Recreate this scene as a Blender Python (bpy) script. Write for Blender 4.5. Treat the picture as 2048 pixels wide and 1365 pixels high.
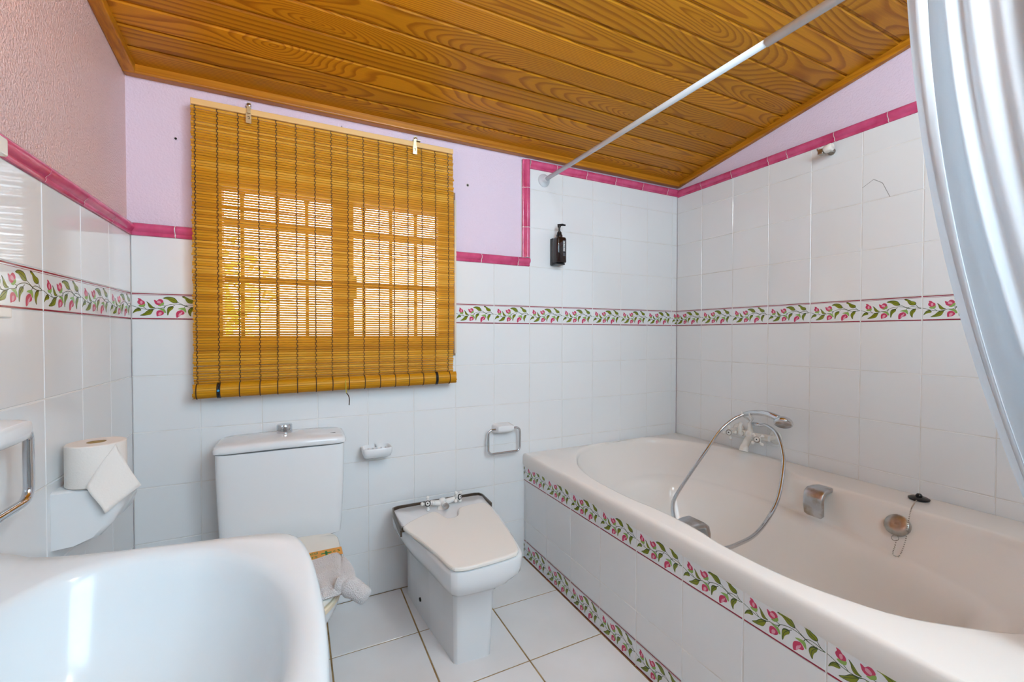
import bpy, bmesh, math, random
from mathutils import Vector, Matrix
random.seed(7)
for o in list(bpy.data.objects): bpy.data.objects.remove(o)
SC = bpy.context.scene
COL = SC.collection
PI = math.pi

# ------------------------------------------------------------------ camera
FPX = 869.45
cam_d = bpy.data.cameras.new('camera'); cam = bpy.data.objects.new('camera', cam_d); COL.objects.link(cam)
cam_d.sensor_fit = 'HORIZONTAL'; cam_d.sensor_width = 36.0; cam_d.lens = 36.0 * FPX / 2048.0
cam_d.clip_start = 0.02; cam_d.clip_end = 200
YAW, PITCH, ROLL = 0.4605, -0.0156, 0.0008
fw = Vector((math.sin(YAW) * math.cos(PITCH), math.cos(YAW) * math.cos(PITCH), math.sin(PITCH)))
rt = Vector((math.cos(YAW), -math.sin(YAW), 0)); up = rt.cross(fw)
rt2 = math.cos(ROLL) * rt + math.sin(ROLL) * up; up2 = -math.sin(ROLL) * rt + math.cos(ROLL) * up
cam.matrix_world = Matrix(((rt2.x, up2.x, -fw.x, 0.5209), (rt2.y, up2.y, -fw.y, -1.9699), (rt2.z, up2.z, -fw.z, 1.1499), (0, 0, 0, 1)))
SC.camera = cam

# ------------------------------------------------------------------ world, light, exposure
world = bpy.data.worlds.new('world'); SC.world = world; world.use_nodes = True
wn = world.node_tree; wn.nodes.clear()
wo = wn.nodes.new('ShaderNodeOutputWorld'); bg = wn.nodes.new('ShaderNodeBackground'); sk = wn.nodes.new('ShaderNodeTexSky')
sk.sky_type = 'NISHITA'; sk.sun_disc = False; sk.sun_elevation = math.radians(48); sk.sun_rotation = math.radians(120)
sk.air_density = 1.0; sk.dust_density = 2.5; sk.ozone_density = 1.0
hs = wn.nodes.new('ShaderNodeHueSaturation'); hs.inputs['Saturation'].default_value = 0.45
wn.links.new(sk.outputs[0], hs.inputs['Color']); wn.links.new(hs.outputs[0], bg.inputs[0]); wn.links.new(bg.outputs[0], wo.inputs[0])
bg.inputs[1].default_value = 3.2
FILL_CEIL, LAMP_WALL, REAR_FILL = 56.0, 130.0, 9.0        # emission strengths: added ceiling fill, wall lamp, enlarged rear window
SC.view_settings.view_transform = 'Standard'; SC.view_settings.look = 'None'
SC.view_settings.gamma = 1.0; SC.view_settings.use_curve_mapping = False
SC.view_settings.exposure = 0.22

# ------------------------------------------------------------------ helpers
def nd(t, typ, **kw):
    n = t.nodes.new(typ)
    for k, v in kw.items(): setattr(n, k, v)
    return n
def mat(name, col, rough=0.5, metal=0.0, spec=0.5, coat=0.0, emit=None, estr=0.0, trans=0.0, ior=1.45, alpha=1.0, sheen=0.0):
    m = bpy.data.materials.new(name); m.use_nodes = True
    b = m.node_tree.nodes['Principled BSDF']
    b.inputs['Base Color'].default_value = (*col, 1); b.inputs['Roughness'].default_value = rough
    b.inputs['Metallic'].default_value = metal; b.inputs['Specular IOR Level'].default_value = spec
    b.inputs['Coat Weight'].default_value = coat; b.inputs['Coat Roughness'].default_value = 0.05
    b.inputs['Transmission Weight'].default_value = trans; b.inputs['IOR'].default_value = ior
    b.inputs['Sheen Weight'].default_value = sheen
    if emit: b.inputs['Emission Color'].default_value = (*emit, 1); b.inputs['Emission Strength'].default_value = estr
    return m
def bsdf(m): return m.node_tree.nodes['Principled BSDF']
def noise_col(m, scale, c1, c2, detail=4, lo=0.35, hi=0.65, coords='Object', rough=None):
    t = m.node_tree; tc = nd(t, 'ShaderNodeTexCoord'); n = nd(t, 'ShaderNodeTexNoise'); r = nd(t, 'ShaderNodeValToRGB')
    n.inputs['Scale'].default_value = scale; n.inputs['Detail'].default_value = detail
    r.color_ramp.elements[0].position = lo; r.color_ramp.elements[1].position = hi
    r.color_ramp.elements[0].color = (*c1, 1); r.color_ramp.elements[1].color = (*c2, 1)
    t.links.new(tc.outputs[coords], n.inputs['Vector']); t.links.new(n.outputs['Fac'], r.inputs[0])
    t.links.new(r.outputs[0], bsdf(m).inputs['Base Color']); return m
def bump(m, scale, strength, dist=0.002, detail=4, coords='Object', typ='ShaderNodeTexNoise'):
    t = m.node_tree; tc = nd(t, 'ShaderNodeTexCoord'); n = nd(t, typ); b = nd(t, 'ShaderNodeBump')
    n.inputs['Scale'].default_value = scale
    if typ == 'ShaderNodeTexNoise': n.inputs['Detail'].default_value = detail
    b.inputs['Strength'].default_value = strength; b.inputs['Distance'].default_value = dist
    t.links.new(tc.outputs[coords], n.inputs['Vector']); t.links.new(n.outputs[0], b.inputs['Height'])
    t.links.new(b.outputs[0], bsdf(m).inputs['Normal']); return m

def mesh(name, verts, faces, mats, smooth=False, midx=None):
    me = bpy.data.meshes.new(name); me.from_pydata([tuple(v) for v in verts], [], faces)
    for m in (mats if isinstance(mats, (list, tuple)) else [mats]): me.materials.append(m)
    if midx:
        for p, i in zip(me.polygons, midx): p.material_index = i
    me.validate(); me.update()
    if smooth:
        for p in me.polygons: p.use_smooth = True
    return me
def link(name, me, parent=None, mw=None):
    o = bpy.data.objects.new(name, me); COL.objects.link(o)
    if parent: o.parent = parent
    if mw is not None: o.matrix_local = mw
    return o
def tag(o, label, cat, group=None):
    o['label'] = label; o['category'] = cat
    if group: o['group'] = group
    return o
def empty(name, loc, label=None, cat=None, group=None, rot=None):
    o = bpy.data.objects.new(name, None); COL.objects.link(o); o.location = loc; o.empty_display_size = 0.05
    if rot: o.rotation_euler = rot
    if label: tag(o, label, cat, group)
    return o
class MB:
    """collects shapes for ONE mesh"""
    def __init__(s): s.v = []; s.f = []; s.m = []
    def add(s, vs, fs, mi=0):
        b = len(s.v); s.v += [Vector(v) for v in vs]; s.f += [tuple(b + i for i in f) for f in fs]; s.m += [mi] * len(fs); return s
    def box(s, a, b, mi=0):
        (x0, y0, z0), (x1, y1, z1) = a, b
        return s.add([(x0, y0, z0), (x1, y0, z0), (x1, y1, z0), (x0, y1, z0), (x0, y0, z1), (x1, y0, z1), (x1, y1, z1), (x0, y1, z1)],
              [(0, 3, 2, 1), (4, 5, 6, 7), (0, 1, 5, 4), (1, 2, 6, 5), (2, 3, 7, 6), (3, 0, 4, 7)], mi)
    def loft(s, rings, cap0=True, cap1=True, mi=0):
        n = len(rings[0]); vs = [p for r in rings for p in r]; fs = []
        for k in range(len(rings) - 1):
            for i in range(n):
                j = (i + 1) % n; fs.append((k * n + i, k * n + j, (k + 1) * n + j, (k + 1) * n + i))
        if cap0: fs.append(tuple(reversed(range(n))))
        if cap1: fs.append(tuple((len(rings) - 1) * n + i for i in range(n)))
        return s.add(vs, fs, mi)
    def tube(s, pts, r, n=12, mi=0, closed=False, taper=None):
        pts = [Vector(p) for p in pts]; rings = []; ref = None
        for i, p in enumerate(pts):
            if closed: d = pts[(i + 1) % len(pts)] - pts[i - 1]
            else: d = pts[min(i + 1, len(pts) - 1)] - pts[max(i - 1, 0)]
            d.normalize()
            if ref is None: ref = Vector((0, 0, 1)) if abs(d.z) < 0.9 else Vector((1, 0, 0))
            a = (ref - d * ref.dot(d)).normalized(); b = d.cross(a); ref = a
            rr = r[i] if isinstance(r, (list, tuple)) else r
            rings.append([p + rr * (math.cos(2 * PI * k / n) * a + math.sin(2 * PI * k / n) * b) for k in range(n)])
        if closed: return s.loft(rings + [rings[0]], False, False, mi)
        return s.loft(rings, True, True, mi)
    def lathe(s, prof, origin=(0, 0, 0), axis=(0, 0, 1), n=24, mi=0, cap0=True, cap1=True):
        ax = Vector(axis).normalized(); ref = Vector((1, 0, 0)) if abs(ax.x) < 0.9 else Vector((0, 1, 0))
        a = (ref - ax * ref.dot(ax)).normalized(); b = ax.cross(a); o = Vector(origin)
        return s.loft([[o + ax * h + r * (math.cos(2 * PI * k / n) * a + math.sin(2 * PI * k / n) * b) for k in range(n)] for r, h in prof], cap0, cap1, mi)
    def ball(s, c, r, n=12, mi=0, sc=(1, 1, 1)):
        c = Vector(c); rings = []
        for i in range(1, n // 2 + 2):
            t = PI * (i - 0.5) / (n // 2 + 1)
            rings.append([c + Vector((r * sc[0] * math.sin(t) * math.cos(2 * PI * k / n), r * sc[1] * math.sin(t) * math.sin(2 * PI * k / n), -r * sc[2] * math.cos(t))) for k in range(n)])
        return s.loft(rings, True, True, mi)
    def build(s, name, mats, parent=None, smooth=False, bevel=0, sub=0, auto=None, loc=None):
        me = mesh(name, s.v, s.f, mats, smooth, s.m)
        bm = bmesh.new(); bm.from_mesh(me); bmesh.ops.recalc_face_normals(bm, faces=bm.faces); bm.to_mesh(me); bm.free()
        if auto: sharp(me, auto)
        o = link(name, me, parent)
        if bevel:
            b = o.modifiers.new('bevel', 'BEVEL'); b.width = bevel; b.segments = 3; b.limit_method = 'ANGLE'; b.angle_limit = math.radians(40)
        if sub:
            d = o.modifiers.new('sub', 'SUBSURF'); d.levels = sub; d.render_levels = sub
        return o
def sharp(me, deg=40):
    bm = bmesh.new(); bm.from_mesh(me)
    for f in bm.faces: f.smooth = True
    for e in bm.edges:
        if len(e.link_faces) == 2 and e.calc_face_angle(0) > math.radians(deg): e.smooth = False
    bm.to_mesh(me); bm.free()
def catmull(pts, sub=6, closed=False):
    pts = [Vector(p) for p in pts]; n = len(pts); out = []
    rng = range(n) if closed else range(n - 1)
    for i in rng:
        if closed: p0, p1, p2, p3 = pts[i - 1], pts[i], pts[(i + 1) % n], pts[(i + 2) % n]
        else: p0, p1, p2, p3 = pts[max(i - 1, 0)], pts[i], pts[i + 1], pts[min(i + 2, n - 1)]
        for k in range(sub):
            t = k / sub
            out.append(0.5 * ((2 * p1) + (p2 - p0) * t + (2 * p0 - 5 * p1 + 4 * p2 - p3) * t * t + (3 * p1 - p0 - 3 * p2 + p3) * t ** 3))
    if not closed: out.append(pts[-1])
    return out
def sup(cx, cy, hx, hy, z, e=2.6, n=48, hyb=None, dx=0):
    """superellipse ring; hyb = other half-depth for +y side"""
    r = []
    for k in range(n):
        a = 2 * PI * k / n; c, s_ = math.cos(a), math.sin(a)
        x = hx * math.copysign(abs(c) ** (2 / e), c); h = hy if (s_ < 0 or hyb is None) else hyb
        y = h * math.copysign(abs(s_) ** (2 / e), s_)
        r.append((cx + x, cy + y, z))
    return r
def text_mesh(body, size, m, name='lettering'):
    cu = bpy.data.curves.new('txt', 'FONT'); cu.body = body; cu.size = size; cu.align_x = 'LEFT'
    ob = bpy.data.objects.new('txt', cu); COL.objects.link(ob)
    bpy.context.view_layer.update()
    me = bpy.data.meshes.new_from_object(ob.evaluated_get(bpy.context.evaluated_depsgraph_get()))
    bpy.data.objects.remove(ob); me.name = name; me.materials.clear(); me.materials.append(m); return me

# ------------------------------------------------------------------ materials
M = {}
M['tile'] = mat('glazed_white_tile', (.80, .81, .815), .07, spec=.55)
M['grout'] = noise_col(mat('white_grout', (.72, .71, .68), .8), 9, (.80, .79, .77), (.62, .58, .52), lo=.45, hi=.8)
M['floor_tile'] = noise_col(mat('glossy_floor_tile', (.80, .79, .78), .16), 3, (.84, .83, .83), (.78, .76, .75))
M['floor_grout'] = noise_col(mat('brown_grout', (.35, .22, .09), .85), 25, (.42, .28, .12), (.25, .15, .05))
M['plaster'] = bump(mat('lilac_plaster', (.77, .645, .765), .7), 140, .5, .005, 3)
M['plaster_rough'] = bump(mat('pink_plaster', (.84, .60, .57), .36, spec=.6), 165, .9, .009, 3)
M['rear_paint'] = mat('taupe_paint', (.46, .42, .39), .7)
M['pink'] = noise_col(mat('pink_glaze', (.62, .06, .18), .12, spec=.6), 14, (.70, .11, .25), (.50, .03, .12), lo=.3, hi=.7)
M['ceramic'] = mat('white_ceramic', (.80, .81, .82), .08, spec=.6)
M['basin_ceramic'] = mat('basin_ceramic', (.66, .72, .755), .17, spec=.6)
M['tub'] = mat('cream_acrylic', (.86, .82, .775), .14, spec=.5)
M['cream'] = mat('cream_plastic', (.85, .81, .75), .18)
M['lid_cream'] = mat('pale_lid_plastic', (.79, .77, .70), .16)
M['seat_cream'] = mat('ivory_plastic', (.78, .69, .52), .2)
M['chrome'] = mat('chrome', (.62, .64, .67), .06, 1.0)
M['worn_chrome'] = noise_col(mat('worn_chrome', (.5, .5, .5), .28, 1.0), 22, (.55, .56, .58), (.34, .27, .2), lo=.45, hi=.7)
M['steel'] = noise_col(mat('tarnished_steel', (.45, .42, .38), .35, 1.0), 40, (.5, .47, .43), (.34, .30, .25))
M['dark_metal'] = mat('brown_metal', (.10, .075, .055), .35, .6)
M['brass'] = mat('pale_brass', (.62, .56, .36), .35, 1.0)
M['black'] = mat('black_plastic', (.012, .012, .014), .25)
M['bottle'] = mat('dark_brown_bottle', (.014, .005, .005), .06, spec=.7)
M['white_plastic'] = mat('white_plastic', (.82, .80, .77), .2)
M['tap_white'] = noise_col(mat('yellowed_white_enamel', (.8, .77, .7), .15), 30, (.84, .82, .78), (.70, .62, .48), lo=.5, hi=.85)
M['rod'] = mat('white_enamel_rod', (.66, .70, .73), .25)
M['curtain'] = bump(mat('white_polyester', (.86, .88, .90), .55, sheen=.2), 400, .08, .001)
def translucent(m, fac, col):
    t = m.node_tree; tr = nd(t, 'ShaderNodeBsdfTranslucent'); mx_ = nd(t, 'ShaderNodeMixShader'); mx_.inputs[0].default_value = fac; tr.inputs[0].default_value = (*col, 1)
    t.links.new(bsdf(m).outputs[0], mx_.inputs[1]); t.links.new(tr.outputs[0], mx_.inputs[2]); t.links.new(mx_.outputs[0], t.nodes['Material Output'].inputs[0])
translucent(M['curtain'], .48, (.84, .88, .92))
M['paper'] = bump(mat('tissue_paper', (.85, .80, .75), .9), 220, .5, .0015)
M['card'] = mat('cardboard', (.36, .24, .10), .9)
M['towel'] = bump(mat('terry_towel', (.80, .77, .77), .95, sheen=.4), 330, 1.0, .008, 2)
M['band'] = mat('orange_paper_band', (.72, .33, .055), .6)
M['green_ink'] = mat('green_ink', (.03, .22, .05), .6)
M['bamboo_rail'] = mat('pale_wood_rail', (.78, .50, .20), .45)
M['string'] = mat('brown_string', (.055, .028, .018), .9)
M['yellow_string'] = mat('yellow_string', (.55, .45, .05), .9)
M['dark'] = mat('dark_hole', (.012, .012, .012), .9)
M['frame_brown'] = noise_col(mat('window_wood', (.30, .18, .09), .5), 20, (.34, .20, .10), (.22, .12, .06))
M['beige_frame'] = mat('beige_paint', (.68, .60, .47), .5)
M['iron'] = mat('black_iron', (.05, .05, .05), .6)
M['leaf'] = mat('print_leaf_green', (.21, .24, .012), .1)
M['leaf_dark'] = mat('print_dark_green', (.045, .075, .015), .1)
M['calyx'] = mat('print_soft_green', (.26, .42, .10), .1)
M['petal'] = mat('print_rose', (.56, .045, .12), .1)
M['petal_light'] = mat('print_pale_rose', (.74, .33, .42), .1)
M['line'] = mat('print_burgundy', (.27, .008, .035), .1)
M['crack'] = mat('crack_line', (.06, .05, .05), .9)
M['mirror'] = mat('mirror_silver', (.9, .9, .9), .01, 1.0)
M['fill_glass'] = mat('fill_lamp_glass', (.9, .9, .9), .3, emit=(.74, .90, 1.0), estr=FILL_CEIL)  # glow of the ceiling globe added as fill light
M['warm_glass'] = mat('warm_lamp_glass', (.9, .88, .85), .3, emit=(1.0, .64, .40), estr=LAMP_WALL)
M['frosted'] = mat('fill_pane', (.9, .9, .9), .6, emit=(.59, .82, 1.0), estr=REAR_FILL)  # glowing panes of the enlarged rear window, fill for the whole room
M['glass'] = mat('clear_glass', (1, 1, 1), .0, trans=1.0, ior=1.0)
M['ground'] = noise_col(mat('outside_ground', (.4, .36, .3), .9), 2, (.45, .4, .33), (.3, .27, .22))
M['foliage'] = noise_col(mat('tree_leaves', (.3, .36, .04), .6), 5, (.50, .46, .04), (.25, .32, .05))
M['bark'] = mat('tree_bark', (.14, .09, .06), .9)
M['blue'] = mat('blue_tag', (.02, .35, .7), .5)

def wood(name, light, dark, ring=60.0, along='X'):
    m = mat(name, light, .34, spec=.3); t = m.node_tree; L = t.links.new
    tc = nd(t, 'ShaderNodeTexCoord'); oi = nd(t, 'ShaderNodeObjectInfo'); sx = nd(t, 'ShaderNodeSeparateXYZ')
    L(tc.outputs['Object'], sx.inputs[0])
    def mth(op, a, b=None):
        n = nd(t, 'ShaderNodeMath', operation=op)
        for i, v in enumerate((a, b)):
            if v is None: continue
            if isinstance(v, (int, float)): n.inputs[i].default_value = v
            else: L(v, n.inputs[i])
        return n.outputs[0]
    x, y = sx.outputs['X'], sx.outputs['Y']; rnd = oi.outputs['Random']
    cx = nd(t, 'ShaderNodeCombineXYZ'); L(mth('ADD', mth('MULTIPLY', x, .55), mth('MULTIPLY', rnd, 57.0)), cx.inputs[0]); L(mth('MULTIPLY', y, 2.0), cx.inputs[1]); L(mth('MULTIPLY', rnd, 13.0), cx.inputs[2])
    n1 = nd(t, 'ShaderNodeTexNoise'); n1.inputs['Scale'].default_value = 1.3; n1.inputs['Detail'].default_value = 1.5; L(cx.outputs[0], n1.inputs['Vector'])
    c2 = nd(t, 'ShaderNodeCombineXYZ'); L(mth('ADD', mth('MULTIPLY', x, 3.0), mth('MULTIPLY', rnd, 91.0)), c2.inputs[0]); L(mth('MULTIPLY', y, 26.0), c2.inputs[1])
    n2 = nd(t, 'ShaderNodeTexNoise'); n2.inputs['Scale'].default_value = 1.0; n2.inputs['Detail'].default_value = 3.0; L(c2.outputs[0], n2.inputs['Vector'])
    yc = mth('ADD', y, mth('MULTIPLY', mth('SUBTRACT', mth('FRACT', mth('MULTIPLY', rnd, 7.31)), .5), .16))
    h = mth('MULTIPLY', mth('SUBTRACT', n1.outputs['Fac'], .47), .55)
    d = mth('SQRT', mth('ADD', mth('MULTIPLY', yc, yc), mth('MULTIPLY', h, h)))
    ph = mth('ADD', mth('MULTIPLY', d, mth('MULTIPLY', ring, mth('ADD', .55, mth('MULTIPLY', mth('FRACT', mth('MULTIPLY', rnd, 5.77)), 1.0)))), mth('MULTIPLY', n2.outputs['Fac'], .6))
    saw = mth('FRACT', ph)
    r = nd(t, 'ShaderNodeValToRGB'); L(saw, r.inputs[0]); e = r.color_ramp.elements
    e[0].position = 0.0; e[0].color = (*light, 1); e[1].position = 1.0; e[1].color = (*light, 1)
    k = r.color_ramp.elements.new(.45); k.color = (*light, 1); k = r.color_ramp.elements.new(.80); k.color = (*dark, 1); k = r.color_ramp.elements.new(.92); k.color = (*dark, 1)
    # fibre streaks and a tone of its own per plank
    c3 = nd(t, 'ShaderNodeCombineXYZ'); L(mth('MULTIPLY', x, 6.0), c3.inputs[0]); L(mth('MULTIPLY', y, 420.0), c3.inputs[1]); L(rnd, c3.inputs[2])
    n3 = nd(t, 'ShaderNodeTexNoise'); n3.inputs['Scale'].default_value = 1.0; L(c3.outputs[0], n3.inputs['Vector'])
    v = mth('ADD', mth('ADD', .72, mth('MULTIPLY', n3.outputs['Fac'], .3)), mth('MULTIPLY', mth('FRACT', mth('MULTIPLY', rnd, 3.7)), .22))
    hv = nd(t, 'ShaderNodeHueSaturation'); L(r.outputs[0], hv.inputs['Color']); L(v, hv.inputs['Value'])
    L(hv.outputs[0], bsdf(m).inputs['Base Color'])
    return m
M['plank'] = wood('varnished_pine', (.55, .22, .007), (.36, .12, .003), 95)
def grain(name, scale):
    m = mat(name, (.45, .17, .02), .35); t = m.node_tree; tc = nd(t, 'ShaderNodeTexCoord'); mp = nd(t, 'ShaderNodeMapping'); n = nd(t, 'ShaderNodeTexNoise'); r = nd(t, 'ShaderNodeValToRGB')
    mp.inputs['Scale'].default_value = scale; n.inputs['Scale'].default_value = 1.0; n.inputs['Detail'].default_value = 4
    r.color_ramp.elements[0].position = .35; r.color_ramp.elements[1].position = .65; r.color_ramp.elements[0].color = (.34, .11, .004, 1); r.color_ramp.elements[1].color = (.54, .21, .010, 1)
    t.links.new(tc.outputs['Object'], mp.inputs[0]); t.links.new(mp.outputs[0], n.inputs['Vector']); t.links.new(n.outputs['Fac'], r.inputs[0]); t.links.new(r.outputs[0], bsdf(m).inputs['Base Color']); return m
M['trim_wood'] = grain('pine_trim_along', (2.0, 90, 90)); M['trim_wood2'] = grain('pine_trim_across', (90, 2.0, 90))
M['door_wood'] = grain('brown_door_wood', (60, 60, 2.0))

def bamboo():
    m = mat('bamboo_slat', (.7, .38, .06), .5, spec=.3); t = m.node_tree; L = t.links.new
    oi = nd(t, 'ShaderNodeObjectInfo'); tc = nd(t, 'ShaderNodeTexCoord'); mp = nd(t, 'ShaderNodeMapping'); n = nd(t, 'ShaderNodeTexNoise'); r = nd(t, 'ShaderNodeValToRGB')
    mp.inputs['Scale'].default_value = (14, 300, 300); L(tc.outputs['Object'], mp.inputs[0]); L(mp.outputs[0], n.inputs['Vector']); n.inputs['Scale'].default_value = 1.0
    ad = nd(t, 'ShaderNodeMath', operation='MULTIPLY_ADD'); L(n.outputs['Fac'], ad.inputs[0]); ad.inputs[1].default_value = .55
    ml = nd(t, 'ShaderNodeMath', operation='MULTIPLY'); L(oi.outputs['Random'], ml.inputs[0]); ml.inputs[1].default_value = .55; L(ml.outputs[0], ad.inputs[2])
    e = r.color_ramp.elements; e[0].position = .2; e[0].color = (.50, .20, .003, 1); e[1].position = .95; e[1].color = (.86, .47, .06, 1)
    k = e.new(.62); k.color = (.68, .30, .006, 1)
    L(ad.outputs[0], r.inputs[0]); L(r.outputs[0], bsdf(m).inputs['Base Color'])
    out = t.nodes['Material Output']; tr = nd(t, 'ShaderNodeBsdfTranslucent'); mx = nd(t, 'ShaderNodeMixShader'); mx.inputs[0].default_value = .16
    tr.inputs[0].default_value = (.85, .45, .08, 1)
    L(bsdf(m).outputs[0], mx.inputs[1]); L(tr.outputs[0], mx.inputs[2]); L(mx.outputs[0], out.inputs[0]); return m
M['bamboo'] = bamboo()

# ------------------------------------------------------------------ room data
XR, YREAR = 2.6415, -2.45
ZR = [0, .1963, .3971, .5965, .7977, .9991, 1.2022, 1.2957, 1.4989, 1.699, 1.8954, 1.9969]      # tile rows; 1.2022-1.2957 is the floral band
CZ, CS = 2.082, 0.18                                   # ceiling z = CZ - CS*y
WIN = (.205, 1.185, 1.06, 1.805)                      # opening of the window (x0,x1,z0,z1)
PL = 0.012                                             # tiles stand this far proud of the plaster
FR = {'B': (Vector((0, 0, 0)), Vector((1, 0, 0)), Vector((0, 0, 1)), Vector((0, -1, 0))),
      'R': (Vector((XR, 0, 0)), Vector((0, -1, 0)), Vector((0, 0, 1)), Vector((-1, 0, 0))),
      'L': (Vector((0, 0, 0)), Vector((0, 1, 0)), Vector((0, 0, 1)), Vector((1, 0, 0))),
      'A': (Vector((1.567, 0, 0)), Vector((0, -1, 0)), Vector((0, 0, 1)), Vector((-1, 0, 0))),
      'F': (Vector((0, 0, 0)), Vector((1, 0, 0)), Vector((0, 1, 0)), Vector((0, 0, 1)))}
def frame_mat(fr, u, v, n=0.0, tilt=0.0):
    o, U, V, N = FR[fr]; p = o + u * U + v * V + n * N
    m = Matrix(((U.x, V.x, N.x, p.x), (U.y, V.y, N.y, p.y), (U.z, V.z, N.z, p.z), (0, 0, 0, 1)))
    if tilt: m = m @ Matrix.Rotation(random.gauss(0, tilt), 4, 'X') @ Matrix.Rotation(random.gauss(0, tilt), 4, 'Y')
    return m
TM = {}
def tile_mesh(w, h, mt, gap=.0022, bev=.0016, dep=.009):
    key = (round(w, 4), round(h, 4), mt)
    if key not in TM:
        a, b = w / 2 - gap / 2, h / 2 - gap / 2; c, d = a - bev, b - bev
        v = [(-c, -d, 0), (c, -d, 0), (c, d, 0), (-c, d, 0), (-a, -b, -bev), (a, -b, -bev), (a, b, -bev), (-a, b, -bev), (-a, -b, -dep), (a, -b, -dep), (a, b, -dep), (-a, b, -dep)]
        f = [(0, 1, 2, 3)] + [(4 + i, 4 + (i + 1) % 4, (i + 1) % 4, i) for i in range(4)] + [(8 + i, 8 + (i + 1) % 4, 4 + (i + 1) % 4, 4 + i) for i in range(4)]
        TM[key] = mesh('tile', v, f, M[mt])
    return TM[key]
def subtract(rect, hole):
    u0, u1, v0, v1 = rect; a, b, c, d = hole
    if u1 <= a or u0 >= b or v1 <= c or v0 >= d: return [rect]
    out = []
    if u0 < a: out.append((u0, a, v0, v1)); u0 = a
    if u1 > b: out.append((b, u1, v0, v1)); u1 = b
    if v0 < c: out.append((u0, u1, v0, c))
    if v1 > d: out.append((u0, u1, d, v1))
    return [r for r in out if r[1] - r[0] > .008 and r[3] - r[2] > .008]
def put_tile(fr, rect, parent, name='tile', mt='tile', tilt=.0016):
    u0, u1, v0, v1 = rect
    return link(name, tile_mesh(u1 - u0, v1 - v0, mt), parent, frame_mat(fr, (u0 + u1) / 2, (v0 + v1) / 2, 0, tilt))

# ---- floral print of the border tiles (one mesh shared by all full border tiles)
def fp(x, y):                                         # digitised drawing -> tile coordinates 0..1
    yt = 225 - (x - 95) * .053; yb = 885 - (x - 95) * .014
    return ((x - 95) / 1785.0, (yb - y) / (yb - yt))
LEAVES = [[(130, 745), (160, 675), (220, 615), (290, 600), (345, 640), (320, 670), (230, 690), (170, 715)],
 [(310, 785), (420, 720), (500, 650), (570, 620), (650, 615), (625, 690), (580, 750), (500, 775), (410, 790)],
 [(475, 420), (520, 440), (580, 490), (640, 545), (700, 570), (640, 590), (570, 590), (525, 540), (510, 480)],
 [(895, 310), (960, 270), (1060, 255), (1170, 265), (1240, 310), (1285, 390), (1220, 412), (1130, 405), (1060, 360), (980, 320)],
 [(1390, 230), (1450, 210), (1520, 235), (1600, 275), (1690, 300), (1725, 350), (1700, 390), (1630, 405), (1550, 385), (1500, 330), (1470, 270)],
 [(1160, 505), (1165, 560), (1110, 610), (1060, 670), (1030, 755), (1005, 750), (1000, 650), (1010, 570), (1060, 520)],
 [(1720, 500), (1705, 570), (1660, 630), (1635, 700), (1630, 760), (1605, 755), (1565, 690), (1552, 620), (1590, 550), (1650, 510)]]
VEINS = [[(160, 700), (230, 645), (330, 635)], [(400, 765), (520, 700), (630, 630)], [(510, 460), (570, 540), (680, 568)], [(1000, 295), (1140, 330), (1270, 385)],
 [(1500, 265), (1590, 330), (1700, 380)], [(1020, 720), (1050, 610), (1140, 520)], [(1610, 720), (1610, 620), (1700, 520)]]
PETALS = [([(260, 355), (330, 360), (370, 395), (420, 415), (440, 470), (400, 500), (330, 515), (270, 490), (250, 440), (280, 390)], [(330, 420), (370, 415), (380, 470), (345, 500), (320, 460)], [(275, 535), (330, 505), (400, 495), (445, 480), (440, 540), (390, 565), (320, 565)]),
 ([(665, 370), (700, 370), (740, 385), (790, 340), (850, 335), (900, 370), (905, 410), (860, 440), (820, 480), (760, 495), (700, 465), (680, 420)], [(750, 390), (800, 380), (850, 410), (840, 450), (790, 450), (745, 430)], [(760, 510), (820, 475), (880, 415), (920, 420), (920, 470), (880, 500), (830, 525)]),
 ([(735, 790), (725, 700), (750, 650), (810, 630), (870, 640), (920, 690), (910, 730), (860, 765), (790, 780)], [(785, 770), (780, 710), (820, 680), (860, 690), (850, 740)], [(755, 590), (830, 585), (890, 580), (945, 610), (975, 690), (930, 690), (890, 645), (830, 615)]),
 ([(1245, 815), (1232, 720), (1260, 650), (1330, 610), (1390, 600), (1440, 640), (1460, 680), (1430, 720), (1360, 740), (1310, 790)], [(1300, 790), (1310, 710), (1360, 670), (1400, 640), (1390, 690), (1350, 740)], [(1275, 575), (1340, 545), (1430, 530), (1480, 540), (1500, 590), (1505, 660), (1470, 650), (1420, 605), (1350, 585)])]
STEMS = [[(110, 550), (200, 570), (300, 600), (480, 625), (620, 615), (740, 580), (850, 575), (930, 540), (980, 500), (1100, 460), (1250, 440), (1400, 455), (1500, 490), (1600, 505), (1740, 510), (1860, 490)],
 [(390, 560), (480, 622)], [(880, 500), (965, 515)], [(905, 600), (955, 520)], [(1285, 388), (1430, 455), (1560, 497)], [(1450, 540), (1490, 480), (1580, 445), (1700, 450), (1860, 490)], [(1710, 388), (1780, 460), (1860, 490)], [(650, 620), (700, 590)], [(1150, 510), (1210, 470)]]
PRINT = {}
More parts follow.
